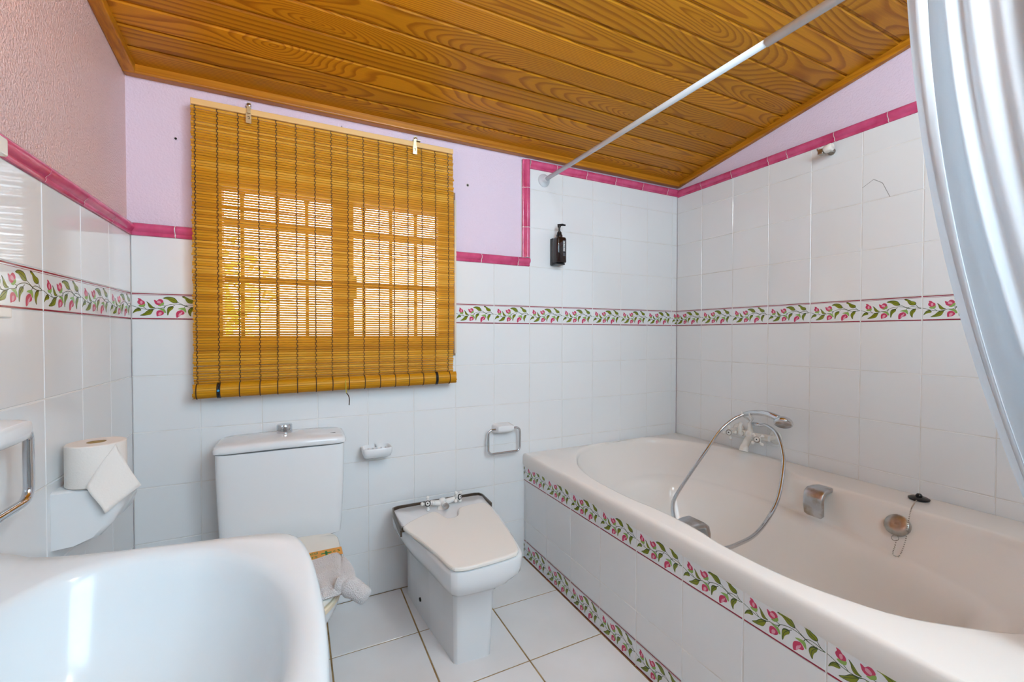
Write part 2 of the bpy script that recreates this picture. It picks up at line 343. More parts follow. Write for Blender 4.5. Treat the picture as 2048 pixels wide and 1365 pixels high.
def print_mesh(w, h, cut0=0.0, cut1=1.0):
    """print for a border tile of full width .2; only the part cut0..cut1 of the drawing is kept"""
    key = (round(w, 4), round(h, 4), round(cut0, 3), round(cut1, 3))
    if key in PRINT: return PRINT[key]
    full = w / (cut1 - cut0); b = MB()
    def P(u, v, d): return ((u - cut0) * full - w / 2, (v - .5) * h, d)
    def poly(pts, d, mi, c=True):
        q = [fp(*p) for p in pts]
        if c: q = [tuple(p) for p in catmull([(a, bb, 0) for a, bb in q], 3, True)]; q = [(p[0], p[1]) for p in q]
        # clip to the kept part
        for lim, sgn in ((cut0 + .006, 1), (cut1 - .006, -1)):
            o = []
            for i in range(len(q)):
                A, B = q[i - 1], q[i]; ia, ib = (A[0] - lim) * sgn >= 0, (B[0] - lim) * sgn >= 0
                if ia != ib: t = (lim - A[0]) / (B[0] - A[0]); o.append((lim, A[1] + t * (B[1] - A[1])))
                if ib: o.append(B)
            q = o
            if len(q) < 3: return
        b.add([P(u, v, d) for u, v in q], [tuple(range(len(q)))], mi)
    def stroke(pts, wd, d, mi):
        q = [Vector((fp(*p)[0] * 2.14, fp(*p)[1], 0)) for p in pts]
        if len(q) > 2: q = catmull(q, 3)
        for i in range(len(q) - 1):
            A, B = q[i], q[i + 1]
            if min(A.x, B.x) / 2.14 < cut0 + .004 or max(A.x, B.x) / 2.14 > cut1 - .004: continue
            t = (B - A).normalized(); n = Vector((-t.y, t.x, 0)) * wd / 2; A = A - t * wd * .3; B = B + t * wd * .3
            b.add([P(p.x / 2.14, p.y, d) for p in (A - n, B - n, B + n, A + n)], [(0, 1, 2, 3)], mi)
    for s_ in STEMS: stroke(s_, .017, .00020, 1)
    for p, i, c in PETALS: poly(c, .00026, 2); poly(p, .00032, 3); poly(i, .00038, 4)
    for l in LEAVES:
        poly(l, .00026, 1)
        cx = sum(p[0] for p in l) / len(l); cy = sum(p[1] for p in l) / len(l)
        poly([(cx + (x - cx) * .88 + 3, cy + (y - cy) * .80 + 6) for x, y in l], .00032, 0)
    for v_ in VEINS: stroke(v_, .014, .00038, 1)
    for v0, v1 in ((.955, .992), (.918, .930), (.008, .05)):
        b.add([(-w / 2 + .0022, (v0 - .5) * h, .0003), (w / 2 - .0022, (v0 - .5) * h, .0003), (w / 2 - .0022, (v1 - .5) * h, .0003), (-w / 2 + .0022, (v1 - .5) * h, .0003)], [(0, 1, 2, 3)], 5)
    me = mesh('floral_print', b.v, b.f, [M[k] for k in ('leaf', 'leaf_dark', 'calyx', 'petal', 'petal_light', 'line')], False, b.m)
    bm = bmesh.new(); bm.from_mesh(me)
    for f in bm.faces:
        if f.normal.z < 0: f.normal_flip()
    bm.to_mesh(me); bm.free()
    PRINT[key] = me; return me
def border_tile(fr, rect, parent, c0=0.0, c1=1.0):
    t = put_tile(fr, rect, parent, 'border_tile', 'tile', .0008)
    link('floral_print', print_mesh(rect[1] - rect[0], rect[3] - rect[2], c0, c1), t)
    return t

# ---- pink moulded listello pieces
PROF = [(0, 0), (.006, .001), (.0085, .006), (.007, .012), (.0105, .016), (.016, .022), (.0175, .029), (.0155, .036), (.011, .041), (.004, .044), (0, .044)]     # (out, up)
LM = {}
def listello(fr, u0, u1, v0, parent, vertical=False, h=.044):
    Lh = u1 - u0; key = round(Lh, 3)
    if key not in LM:
        b = MB(); a = Lh / 2 - .0015
        b.loft([[(x, up_ - .022, out) for out, up_ in PROF] for x in (-a, a)])
        me = mesh('listello', b.v, b.f, M['pink'], True); 
        bm = bmesh.new(); bm.from_mesh(me); bmesh.ops.recalc_face_normals(bm, faces=bm.faces); bm.to_mesh(me); bm.free()
        sharp(me, 50); LM[key] = me
    m = frame_mat(fr, (u0 + u1) / 2, v0 + .022, -.001)
    if vertical: m = frame_mat(fr, v0 + .022, (u0 + u1) / 2, -.001) @ Matrix.Rotation(-PI / 2, 4, 'Z') 
    return link('listello', LM[key], parent, m)

def listello_grout(fr, runs, parent):
    b = MB()
    for u0, u1, v0, vert in runs:
        m = frame_mat(fr, (u0 + u1) / 2, v0 + .022, -.001) if not vert else frame_mat(fr, v0 + .022, (u0 + u1) / 2, -.001) @ Matrix.Rotation(-PI / 2, 4, 'Z')
        a = (u1 - u0) / 2
        b.loft([[m @ Vector((x, (up_ - .022) * .96, out * .93)) for out, up_ in PROF] for x in (-a, a)])
    return b.build('grout', M['grout'], parent)
def structure(o): o['kind'] = 'structure'; return o
def cz(y): return CZ - CS * y
# ------------------------------------------------------------------ back wall with the window opening
b = MB(); x0, x1, z0, z1 = WIN; T = .22
for a, c in (((-.3, PL, -.1), (x0, T, 2.35)), ((x1, PL, -.1), (XR + .3, T, 2.35)), ((x0, PL, -.1), (x1, T, z0)), ((x0, PL, z1), (x1, T, 2.35))): b.box(a, c)
wb = structure(b.build('wall_back', M['plaster']))
g = MB(); GD = .0013
for r in subtract((0, XR, 0, 1.4989), WIN): g.box((r[0], GD, r[2]), (r[1], PL + .001, r[3]))
g.box((1.556, GD, 1.4989), (XR, PL + .001, 2.042))
g.build('grout', M['grout'], wb)
XL_ = [0, .1985] + [.1985 + .2 * k for k in range(1, 13)] + [XR]
for i in range(len(XL_) - 1):
    for j in range(len(ZR) - 1):
        u0, u1, v0, v1 = XL_[i], XL_[i + 1], ZR[j], ZR[j + 1]
        if v0 > 1.45 and u0 < 1.55: continue
        if v1 < .5 and u0 > 1.57: continue
        if v0 > 1.45: u0 = max(u0, 1.5985)
        for r in subtract((u0, u1, v0, v1), WIN):
            if j == 6:
                f0 = (r[0] - u0) / .2; f1 = (r[1] - u0) / .2
                border_tile('B', r, wb, f0, min(f1, 1.0))
            else: put_tile('B', r, wb)
us = [0, .129, .329, .529, .729, .929, 1.129, 1.329, 1.529, 1.598]
for a, c in zip(us[:-1], us[1:]):
    if c <= WIN[0] or a >= WIN[1]: listello('B', a, c, 1.4985, wb)
    else:
        if a < WIN[0]: listello('B', a, WIN[0] - .012, 1.4985, wb)
        if c > WIN[1]: listello('B', WIN[1] + .012, c, 1.4985, wb)
for a, c in ((1.5425, 1.697), (1.697, 1.898), (1.898, 2.042)): listello('B', a, c, 1.555, wb, True)
for a, c in zip([1.598, 1.757, 1.951, 2.152, 2.353, 2.549], [1.757, 1.951, 2.152, 2.353, 2.549, XR - .004]): listello('B', a, c, 2.0, wb)

listello_grout('B', [(0, WIN[0] - .012, 1.4985, False), (WIN[1] + .012, 1.598, 1.4985, False), (1.5425, 2.042, 1.555, True), (1.598, XR - .004, 2.0, False)], wb)
# ------------------------------------------------------------------ right wall
b = MB(); b.box((XR + PL, YREAR - .2, -.1), (XR + .2, PL, 2.75)); wr = structure(b.build('wall_right', M['plaster']))
g = MB(); g.box((XR + GD, YREAR, 0), (XR + PL + .001, 0, 2.036)); g.build('grout', M['grout'], wr)
YL = [0, .1848] + [.1848 + .2 * k for k in range(1, 12)]
for i in range(len(YL) - 1):
    for j in range(3, len(ZR) - 1):
        if j == 6: border_tile('R', (YL[i], YL[i + 1], ZR[j], ZR[j + 1]), wr, 0.0 if i else .076, 1.0)
        else: put_tile('R', (YL[i], YL[i + 1], ZR[j], ZR[j + 1]), wr)
    if .5 < ZR[3]: put_tile('R', (YL[i], YL[i + 1], .505, ZR[3]), wr)
js = [.004, .181, .379, .583, .676, .881, 1.074, 1.276, 1.476, 1.676, 1.876, 2.076, 2.276, 2.44]
for a, c in zip(js[:-1], js[1:]): listello('R', a, c, 1.995, wr)
listello_grout('R', [(.004, 2.44, 1.995, False)], wr)
# the cracked tile next to the curtain
b = MB(); ck = [(-.099, -.035, .0003), (-.060, -.012, .0003), (-.030, -.035, .0003), (-.004, -.099, .0003)]
for p, q in zip(ck[:-1], ck[1:]):
    p, q = Vector(p), Vector(q); n = Vector((-(q - p).y, (q - p).x, 0)).normalized() * .0006
    b.add([p - n, q - n, q + n, p + n], [(0, 1, 2, 3)])
CRACK = mesh('crack', b.v, b.f, M['crack']); link('crack', CRACK, wr, frame_mat('R', 1.0848, 1.797, .0004))

# ------------------------------------------------------------------ left wall
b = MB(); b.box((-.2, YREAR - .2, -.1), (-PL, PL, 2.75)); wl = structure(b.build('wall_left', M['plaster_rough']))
g = MB(); g.box((-PL - .001, YREAR, 0), (-GD, 0, 1.54)); g.build('grout', M['grout'], wl)
LLn = [0, .1949] + [.1949 + .2 * k for k in range(1, 12)]
for i in range(len(LLn) - 1):
    for j in range(8):
        r = (-LLn[i + 1], -LLn[i], ZR[j], ZR[j + 1])
        if j == 6: border_tile('L', r, wl, 0.0, 1.0 if i else .974)
        else: put_tile('L', r, wl)
ls = [.004, .182, .386, .59, .79, .99, 1.19, 1.39, 1.59, 1.79, 1.99, 2.19, 2.39]
for a, c in zip(ls[:-1], ls[1:]): listello('L', -c, -a, 1.4985, wl)

listello_grout('L', [(-2.39, -.004, 1.4985, False)], wl)
# ------------------------------------------------------------------ rear wall (behind the camera) with an unseen window enlarged as soft fill light
b = MB(); RW = (.60, 1.90, 1.35, 2.30)
for a, c in (((-.2, -.1), (RW[0], 2.75)), ((RW[1], -.1), (XR + .2, 2.75)), ((RW[0], -.1), (RW[1], RW[2])), ((RW[0], RW[3]), (RW[1], 2.75))):
    b.box((a[0], YREAR - .2, a[1]), (c[0], YREAR, c[1]))
structure(b.build('wall_rear', M['rear_paint']))
b = MB()
for a, c in (((RW[0], RW[2]), (RW[1], RW[2] + .04)), ((RW[0], RW[3] - .04), (RW[1], RW[3])), ((RW[0], RW[2]), (RW[0] + .04, RW[3])), ((RW[1] - .04, RW[2]), (RW[1], RW[3]))):
    b.box((a[0], YREAR - .06, a[1]), (c[0], YREAR - .01, c[1]))
w2 = structure(b.build('fill_window', M['white_plastic']))
for k in range(3):
    xa = RW[0] + .04 + k * (RW[1] - RW[0] - .08) / 3; xb = xa + (RW[1] - RW[0] - .08) / 3
    b = MB(); b.box((xa + (.015 if k else 0), YREAR - .045, RW[2] + .04), (xb - (.015 if k < 2 else 0), YREAR - .035, RW[3] - .04)); b.build('pane', M['frosted'], w2)
    if k: b = MB(); b.box((xa - .015, YREAR - .06, RW[2] + .04), (xa + .015, YREAR - .01, RW[3] - .04)); b.build('mullion', M['white_plastic'], w2)

# ------------------------------------------------------------------ floor
b = MB(); b.box((-.2, YREAR - .2, -.12), (XR + .2, .2, -.0025)); fl = structure(b.build('floor', M['floor_grout']))
fx = [0, .3105, .624, .9375, 1.251, 1.5645]; fy = [0, .322, .6415, .961, 1.2805, 1.6, 1.9195, 2.239, 2.45]
for i in range(len(fx) - 1):
    for j in range(len(fy) - 1):
        w_, h_ = fx[i + 1] - fx[i], fy[j + 1] - fy[j]
        link('floor_tile', tile_mesh(w_, h_, 'floor_tile', .0055, .0012, .012), fl, frame_mat('F', (fx[i] + fx[i + 1]) / 2, -(fy[j] + fy[j + 1]) / 2, 0, .0006))

# ------------------------------------------------------------------ ceiling planks, sloping up away from the window
b = MB(); b.add([(-.2, .2, cz(.2) + .015), (XR + .2, .2, cz(.2) + .015), (XR + .2, YREAR - .2, cz(YREAR - .2) + .015), (-.2, YREAR - .2, cz(YREAR - .2) + .015),
       (-.2, .2, cz(.2) + .12), (XR + .2, .2, cz(.2) + .12), (XR + .2, YREAR - .2, cz(YREAR - .2) + .12), (-.2, YREAR - .2, cz(YREAR - .2) + .12)],
      [(0, 3, 2, 1), (4, 5, 6, 7), (0, 1, 5, 4), (1, 2, 6, 5), (2, 3, 7, 6), (3, 0, 4, 7)])
ceil = structure(b.build('ceiling', M['frame_brown']))
PW = .093; ang = math.atan(CS); b = MB(); hw = PW / 2
# tongue and groove section: bead edges and a shallow groove on one side
sec = [(-hw, .012), (-hw, .004), (-hw + .004, 0), (hw - .012, 0), (hw - .009, .003), (hw - .007, .007), (hw, .007), (hw, .012)]
b.loft([[(x, y, z) for y, z in sec] for x in (-XR / 2 - PL, XR / 2 + PL)]); 
PLANK = mesh('plank', b.v, b.f, M['plank'])
bm = bmesh.new(); bm.from_mesh(PLANK); bmesh.ops.recalc_face_normals(bm, faces=bm.faces); bm.to_mesh(PLANK); bm.free()
k = 0; dist = -.035
while dist < 2.62:
    yc = -(dist) * math.cos(ang); m = Matrix.Translation((XR / 2, yc, cz(yc))) @ Matrix.Rotation(-ang, 4, 'X')
    link('plank', PLANK, ceil, m); dist += PW; k += 1
b = MB(); b.box((-PL, -.026, 2.056), (XR + PL, PL, 2.11)); t1 = structure(b.build('trim_1', M['trim_wood'], bevel=.006))
for nm, xa, xb in (('trim_2', -PL, .026), ('trim_3', XR + PL - .024, XR + PL)):
    b = MB(); y0, y1 = -.012, YREAR; d0 = .028
    b.add([(xa, y0, cz(y0) - d0), (xb, y0, cz(y0) - d0), (xb, y0, cz(y0) + .02), (xa, y0, cz(y0) + .02), (xa, y1, cz(y1) - d0), (xb, y1, cz(y1) - d0), (xb, y1, cz(y1) + .02), (xa, y1, cz(y1) + .02)],
          [(0, 1, 2, 3), (7, 6, 5, 4), (0, 4, 5, 1), (1, 5, 6, 2), (2, 6, 7, 3), (3, 7, 4, 0)])
    structure(b.build(nm, M['trim_wood2'], bevel=.005))

# ------------------------------------------------------------------ window_1: brown two-leaf frame, glass, handle; grille and garden outside
b = MB(); fx0, fx1, fz0, fz1 = .195, 1.195, 1.05, 1.815
pz0, pz1 = 1.137, 1.708; pl = (.272, .66); pr = (.742, 1.112)
for a, c in (((fx0, fz0), (fx1, pz0)), ((fx0, pz1), (fx1, fz1)), ((fx0, pz0), (pl[0], pz1)), ((pl[1], pz0), (pr[0], pz1)), ((pr[1], pz0), (fx1, pz1))):
    b.box((a[0], -.008, a[1]), (c[0], .05, c[1]))
w1 = structure(b.build('window_1', M['frame_brown']))
for p in (pl, pr):
    b = MB(); b.box((p[0] - .01, .026, pz0 - .01), (p[1] + .01, .030, pz1 + .01)); b.build('pane', M['glass'], w1)
b = MB(); b.box((1.19, -.012, 1.06), (1.1985, .004, 1.78)); b.build('edge_strip', M['beige_frame'], w1)
b = MB(); b.box((.735, -.03, 1.30), (.752, -.008, 1.395)); b.build('handle', M['iron'], w1, bevel=.003)
gr = empty('window_grille', (.695, .15, 1.42), 'black iron bars outside the window behind the blind', 'grille')
for x in (.323, .451, .565, .685, .803, .926, 1.045):
    b = MB(); b.box((x - .695 - .007, -.007, -.365), (x - .695 + .007, .007, .30)); b.lathe([(.002, .36), (.015, .325), (.009, .30), (.014, .295)], (x - .695, 0, 0), n=8); b.build('bar', M['iron'], gr)
for z in (.190, -.046):
    b = MB(); b.box((-.495, -.009, z - .012), (.495, .005, z + .012)); b.build('crossbar', M['iron'], gr)
b = MB(); b.box((-30, .25, -.6), (30, 60, -.5)); o = structure(b.build('ground', M['ground']))
# a tree outside
tr = empty('garden_tree', (-1.2, 5.2, -.5), 'yellow-green garden tree seen in bits through the bamboo blind', 'tree')
b = MB(); b.tube([(0, 0, 0), (.05, 0, 1.0), (-.05, .05, 1.9), (.05, 0, 2.6)], [.12, .1, .08, .03], 8); b.build('trunk', M['bark'], tr)
rr = random.Random(3); b = MB()
for i in range(650):
    a, c = rr.uniform(0, 2 * PI), rr.uniform(-1, 1); q = (1 - c * c) ** .5; R_ = 1.15 * rr.uniform(.3, 1) ** .5
    p = Vector((R_ * q * math.cos(a) * 1.25, R_ * q * math.sin(a), 2.15 + R_ * c * .95))
    u = Vector((rr.gauss(0, 1), rr.gauss(0, 1), rr.gauss(0, .5))).normalized() * .13; v = u.cross(Vector((rr.gauss(0, 1), rr.gauss(0, 1), rr.gauss(0, 1)))).normalized() * .05
    b.add([p - u, p + v, p + u, p - v], [(0, 1, 2, 3)])
o = b.build('foliage', M['foliage'], tr); o['kind'] = 'stuff'
hd = empty('garden_hedge', (1.7, 3.2, -.5), 'low green hedge outside the window', 'hedge')
b = MB()
for i in range(700):
    p = Vector((rr.uniform(-2.2, 2.2), rr.uniform(-.35, .35), rr.uniform(0, 1.55)))
    u = Vector((rr.gauss(0, 1), rr.gauss(0, 1), rr.gauss(0, .6))).normalized() * .12; v = u.cross(Vector((rr.gauss(0, 1), rr.gauss(0, 1), rr.gauss(0, 1)))).normalized() * .06
    b.add([p - u, p + v, p + u, p - v], [(0, 1, 2, 3)])
o = b.build('foliage', M['foliage'], hd); o['kind'] = 'stuff'
b = MB(); b.tube([(0, 0, 0), (0, 0, 1.2)], .05, 6); b.build('stem', M['bark'], hd)

# ------------------------------------------------------------------ bamboo blind
BX0, BX1, BT, BB, BY = .187, 1.168, 1.985, .955, -.052
bl = empty('bamboo_blind', ((BX0 + BX1) / 2, BY, BT), 'golden bamboo roll-up blind hanging over the window', 'blind')
BW = BX1 - BX0
b = MB(); b.box((-BW / 2, -.009, -.012), (BW / 2, .009, .010)); b.build('top_rail', M['bamboo_rail'], bl, bevel=.002)
PITCHB = .0093; nsl = int((BT - .014 - BB) / PITCHB)
b = MB(); hs_ = .00402
sec = [(-.0006, -hs_), (-.0016, -.0015), (-.0016, .0015), (-.0006, hs_), (.0010, hs_), (.0010, -hs_)]
b.loft([[(x, y, z) for y, z in sec] for x in (-BW / 2, -BW / 6, BW / 6, BW / 2)])
SLAT = mesh('slat', b.v, b.f, M['bamboo'])
bm = bmesh.new(); bm.from_mesh(SLAT); bmesh.ops.recalc_face_normals(bm, faces=bm.faces); bm.to_mesh(SLAT); bm.free()
rs = random.Random(11)
def blind_dy(f): return .010 * math.sin(f * PI)      # the hanging mat bellies a little
for i in range(nsl):
    z = -.018 - i * PITCHB; f = i / nsl
    m = Matrix.Translation((rs.gauss(0, .0012) + .006 * math.sin(f * PI) * 0.4, -blind_dy(f), z + rs.gauss(0, .00015))) @ Matrix.Rotation(rs.gauss(0, .0005) + .010 * f * f * 0, 4, 'Y')
    link('slat', SLAT, bl, m)
SX = [.199, .266, .331, .397, .456, .524, .591, .652, .714, .776, .838, .901, .960, 1.023, 1.084, 1.144]
for sx in SX:
    b = MB(); x = sx - (BX0 + BX1) / 2; px = 0
    for i in range(nsl):
        z = -.018 - i * PITCHB; f = i / nsl; y = -blind_dy(f) - .0022; k = (.0016 if i % 2 else -.0016)
        b.box((x + k - .0011, y - .0007, z - .0052), (x + k + .0011, y + .0005, z + .0052))
        b.box((x - .0026, y - .0008, z + .0038), (x + .0026, y + .0004, z + .0054))
    b.build('string', M['string'], bl)
# rolled up bottom end, hanging a little lower on the left
rb = MB(); zl, zr_ = -1.043, -1.032; n = 20
def spiral(x, zc):
    pts = []
    for k in range(26):
        a = -PI * .5 + 2 * PI * k / 26; pts.append((x, -.012 + .019 * math.cos(a), zc + .024 * math.sin(a)))
    return pts
rb.loft([spiral(-BW / 2 + .004, zl), spiral(0, (zl + zr_) / 2), spiral(BW / 2 + .004, zr_)]); roll = rb.build('bottom_roll', M['frame_brown'], bl)
for k in range(9):                                    # slats wrapped round the front of the roll
    a = PI * (.62 + k * .098); b = MB()
    y0_, dz = -.012 + .0205 * math.cos(a), .0255 * math.sin(a) 
    d = .0028
    ty, tz = -math.sin(a) * .0031, math.cos(a) * .0036
    oy, oz = math.cos(a) * .0012, math.sin(a) * .0012
    rings = []
    for x, zc in ((-BW / 2 + .002 + rs.gauss(0, .0015), zl), (BW / 2 + .007 + rs.gauss(0, .0015), zr_)):
        rings.append([(x, y0_ + ty, zc + dz + tz), (x, y0_ - ty, zc + dz - tz), (x, y0_ - ty + oy, zc + dz - tz + oz), (x, y0_ + ty + oy, zc + dz + tz + oz)])
    b.loft(rings); b.build('slat', M['bamboo'], bl)
for i, sx in enumerate(SX):
    x = sx - (BX0 + BX1) / 2; t_ = (x + BW / 2) / BW; zc = zl + (zr_ - zl) * t_; b = MB()
    wide = .0055 if i in (1, 14) else .0018
    b.tube([(x, -.012 + .0228 * math.cos(a), zc + .0278 * math.sin(a)) for a in [PI * (.5 + k * .11) for k in range(10)]], wide if wide < .003 else .002, 6)
    if wide > .003:
        for k in (-.004, .004): b.tube([(x + k, -.012 + .0228 * math.cos(a), zc + .0278 * math.sin(a)) for a in [PI * (.5 + j * .11) for j in range(10)]], .002, 6)
    b.build('strap' if wide > .003 else 'string', M['black'] if wide > .003 else M['string'], bl)
b = MB(); b.ball((.266 - (BX0 + BX1) / 2, -.0365, zl + .002), .0045, 8); b.build('tag', M['blue'], bl)
b = MB(); x = .699 - (BX0 + BX1) / 2
b.tube(catmull([(x, -.036, -1.02), (x + .001, -.040, -1.055), (x + .003, -.040, -1.075)], 4), .0016, 6); b.build('cord', M['yellow_string'], bl)
b = MB(); b.tube(catmull([(x + .003, -.040, -1.075), (x + .010, -.041, -1.085), (x + .014, -.040, -1.10), (x + .013, -.040, -1.125)], 4), .0019, 6); b.build('cord_end', M['string'], bl)
for x, sdx, lab in ((.366, -.004, 'small brass bracket holding the left part of the blind rail'), (.991, .020, 'small brass bracket holding the right part of the blind rail')):
    e = empty('blind_bracket', (x, 0, 1.99), lab, 'bracket', 'brackets of the blind')
    b = MB(); b.box((sdx - .007, .000, .0), (sdx + .007, .012, .054)); b.box((min(-.006, sdx - .006), -.064, .010), (max(.006, sdx + .006), .010, .0125)); b.box((-.009, -.0665, -.052), (.009, -.064, -.014)); b.box((-.006, -.0665, -.016), (.006, -.064, .0125)); b.build('plate', M['brass'], e)
    b = MB(); b.lathe([(.0085, 0), (.0085, .002), (.006, .005), (.002, .006)], (sdx, .0, .043), (0, -1, 0), 12); b.build('screw', M['chrome'], e)
    b = MB(); b.tube([(-.003, -.0675, -.028), (.003, -.0675, -.028), (.003, -.0675, -.036), (-.001, -.0675, -.036)], .0008, 5); b.build('slot', M['dark'], e)
b = MB(); b.tube([(0, .012, 0), (0, -.02, .002), (0, -.03, -.006)], .002, 6); b.tube([(0, -.015, 0), (0, -.015, .02)], .0015, 6)
o = b.build('wall_hook', M['steel'], smooth=True); o.location = (.696, 0, 2.0); tag(o, 'thin metal hook above the middle of the blind rail', 'hook')
for x, z, lab, mt in ((.130, 1.865, 'dark empty screw hole in the lilac wall left of the blind', 'dark'), (1.265, 1.868, 'grey wall plug in the lilac wall right of the blind', 'steel')):
    e = empty('wall_plug', (x, PL, z), lab, 'wall plug')
    b = MB(); b.lathe([(.007, -.004), (.007, .001), (.0045, .0015), (.004, -.003)], axis=(0, -1, 0), n=14); b.build('sleeve', M['steel'] if mt == 'steel' else M['plaster'], e, smooth=True)
    b = MB(); b.lathe([(.004, 0), (.004, .0012)], axis=(0, -1, 0), n=12); b.build('hole', M['dark'], e)

# ------------------------------------------------------------------ lamps out of view: ceiling globe added as fill, wall lamp for the warm glow
lc = empty('fill_ceiling_lamp', (1.36, -2.05, cz(-2.05)), 'round opal ceiling lamp added unseen behind the viewer as fill light', 'lamp')
b = MB(); b.lathe([(.09, -.04), (.09, .03), (.04, .03)], n=24); b.build('base', M['white_plastic'], lc, smooth=True)
b = MB(); b.ball((0, 0, -.12), .11, 20); b.build('globe', M['fill_glass'], lc, smooth=True)
lw = empty('wall_lamp', (0, -1.22, 1.76), 'small warm lamp with an added bowl above the mirror on the left wall', 'lamp')
b = MB(); b.box((-.012, -.04, -.03), (.02, .04, .03)); b.tube([(.0, 0, 0), (.06, 0, 0)], .012, 10); b.build('mount', M['chrome'], lw, bevel=.003)
b = MB(); b.ball((.095, 0, .035), .042, 16); b.build('bulb', M['warm_glass'], lw, smooth=True)
b = MB(); b.lathe([(.012, -.022), (.045, -.018), (.068, .005), (.074, .022), (.077, .036), (.074, .036), (.070, .022), (.064, .008), (.042, -.012), (.010, -.015)], (.095, 0, 0), n=28); b.build('added_bowl', M['rear_paint'], lw, smooth=True)  # unseen opaque bowl, added to keep the warm light off the basin

# ------------------------------------------------------------------ bathtub with tiled panel
wa = MB(); wa.box((1.567 + GD, -1.80, 0), (1.580, 0, .488)); ap = structure(wa.build('wall_bath_panel', M['grout']))
AL = [0, .0276] + [.0276 + .2 * k for k in range(1, 9)] + [1.80]; AZ = [0, .0919, .1948, .3996, .4885]
for i in range(len(AL) - 1):
    for j in range(4):
        r = (AL[i], AL[i + 1], AZ[j], AZ[j + 1]); w_ = r[1] - r[0]
        if j in (0, 3): border_tile('A', r, ap, 1 - w_ / .2 if i == 0 else 0.0, 1.0 if i == 0 else w_ / .2)
        else: put_tile('A', r, ap)
tub = empty('bathtub', (2.1, -.9, .0), 'cream built-in bathtub with moulded backrest beside the tiled wall', 'bathtub')
TC = Vector((2.08, -.85))
def polar(poly, cen, angs):
    out = []; n = len(poly)
    for a in angs:
        d = Vector((math.cos(a), math.sin(a))); best = 0
        for i in range(n):
            p, q = Vector(poly[i - 1][:2]) - cen, Vector(poly[i][:2]) - cen; e = q - p
            den = d.x * e.y - d.y * e.x
            if abs(den) < 1e-12: continue
            t = (p.x * e.y - p.y * e.x) / den; s_ = (p.x * d.y - p.y * d.x) / den
            if t > 0 and -1e-6 <= s_ <= 1 + 1e-6: best = max(best, t)
        out.append(best)
    return out
OUT = [(1.560, -.001), (XR - .001, -.001), (XR - .001, -1.80), (1.560, -1.80)]
angs = sorted([2 * PI * k / 150 for k in range(150)] + [math.atan2(y - TC.y, x - TC.x) % (2 * PI) for x, y in OUT])
TOP = [(1.89, -.07), (2.0, -.032), (2.12, -.018), (2.28, -.018), (2.37, -.045), (2.45, -.12), (2.51, -.22), (2.55, -.32), (2.585, -.46), (2.595, -.6), (2.57, -.70), (2.505, -.765), (2.455, -.84), (2.435, -1.0),
       (2.435, -1.2), (2.43, -1.45), (2.37, -1.60), (2.2, -1.70), (2.0, -1.69), (1.854, -1.645), (1.76, -1.575), (1.69, -1.50), (1.655, -1.42), (1.632, -1.34), (1.622, -1.24), (1.628, -1.1), (1.643, -1.03), (1.651, -.92), (1.649, -.83), (1.638, -.74), (1.636, -.617), (1.647, -.47), (1.685, -.325), (1.743, -.217), (1.81, -.13)]
CRE = [(2.15, -.20), (2.30, -.24), (2.38, -.36), (2.42, -.50), (2.44, -.65), (2.44, -.79), (2.415, -1.0), (2.345, -1.25), (2.31, -1.38), (2.22, -1.52), (2.06, -1.56), (1.92, -1.53), (1.80, -1.44), (1.735, -1.3), (1.715, -1.1), (1.72, -.9), (1.715, -.7), (1.735, -.5), (1.82, -.33), (1.97, -.23)]
ro = polar(OUT, TC, angs); rt_ = polar([(p.x, p.y) for p in catmull([(a, c, 0) for a, c in TOP], 5, True)], TC, angs); rc = polar([(p.x, p.y) for p in catmull([(a, c, 0) for a, c in CRE], 5, True)], TC, angs)
rc = [min(a, t - .02) for a, t in zip(rc, rt_)]
def ring(rad, z): return [(TC.x + r * math.cos(a) - 2.1, TC.y + r * math.sin(a) + .9, z) for r, a in zip(rad, angs)]
def mix(A, B, t): return [a + (c - a) * t for a, c in zip(A, B)]
b = MB(); z0 = .489
rings = [ring([r - .012 for r in ro], .470), ring(ro, z0), ring(ro, .522), ring([r - .002 for r in ro], .531), ring([r - .007 for r in ro], .537), ring([r - .015 for r in ro], .5400), ring([r - .019 for r in ro], .5406)]
inn = [min(t + .014, o - .022) for t, o in zip(rt_, ro)]
rings += [ring([max(a, c) for a, c in zip([i_ + .004 for i_ in inn], mix([r - .019 for r in ro], inn, .9))], .541), ring(inn, .541), ring([min(t + .006, o - .023) for t, o in zip(rt_, ro)], .5395), ring([t - .001 for t in rt_], .534), ring([t - .006 for t in rt_], .524), ring([t - .010 for t in rt_], .510)]
rb_ = [t - .012 for t in rt_]
rings += [ring(mix(rb_, rc, .45), .46), ring(mix(rb_, rc, .85), .417), ring(mix(rb_, rc, .97), .404), ring([r - .004 for r in rc], .3985), ring([r - .014 for r in rc], .395), ring([r - .035 for r in rc], .389),
          ring([r * .90 - .01 for r in rc], .362), ring([r * .85 for r in rc], .30), ring([r * .78 for r in rc], .20), ring([r * .70 for r in rc], .145), ring([r * .58 for r in rc], .128), ring([r * .3 for r in rc], .122), ring([r * .02 for r in rc], .120)]
b.loft(rings, False, True); o = b.build('shell', M['tub'], tub, auto=55)
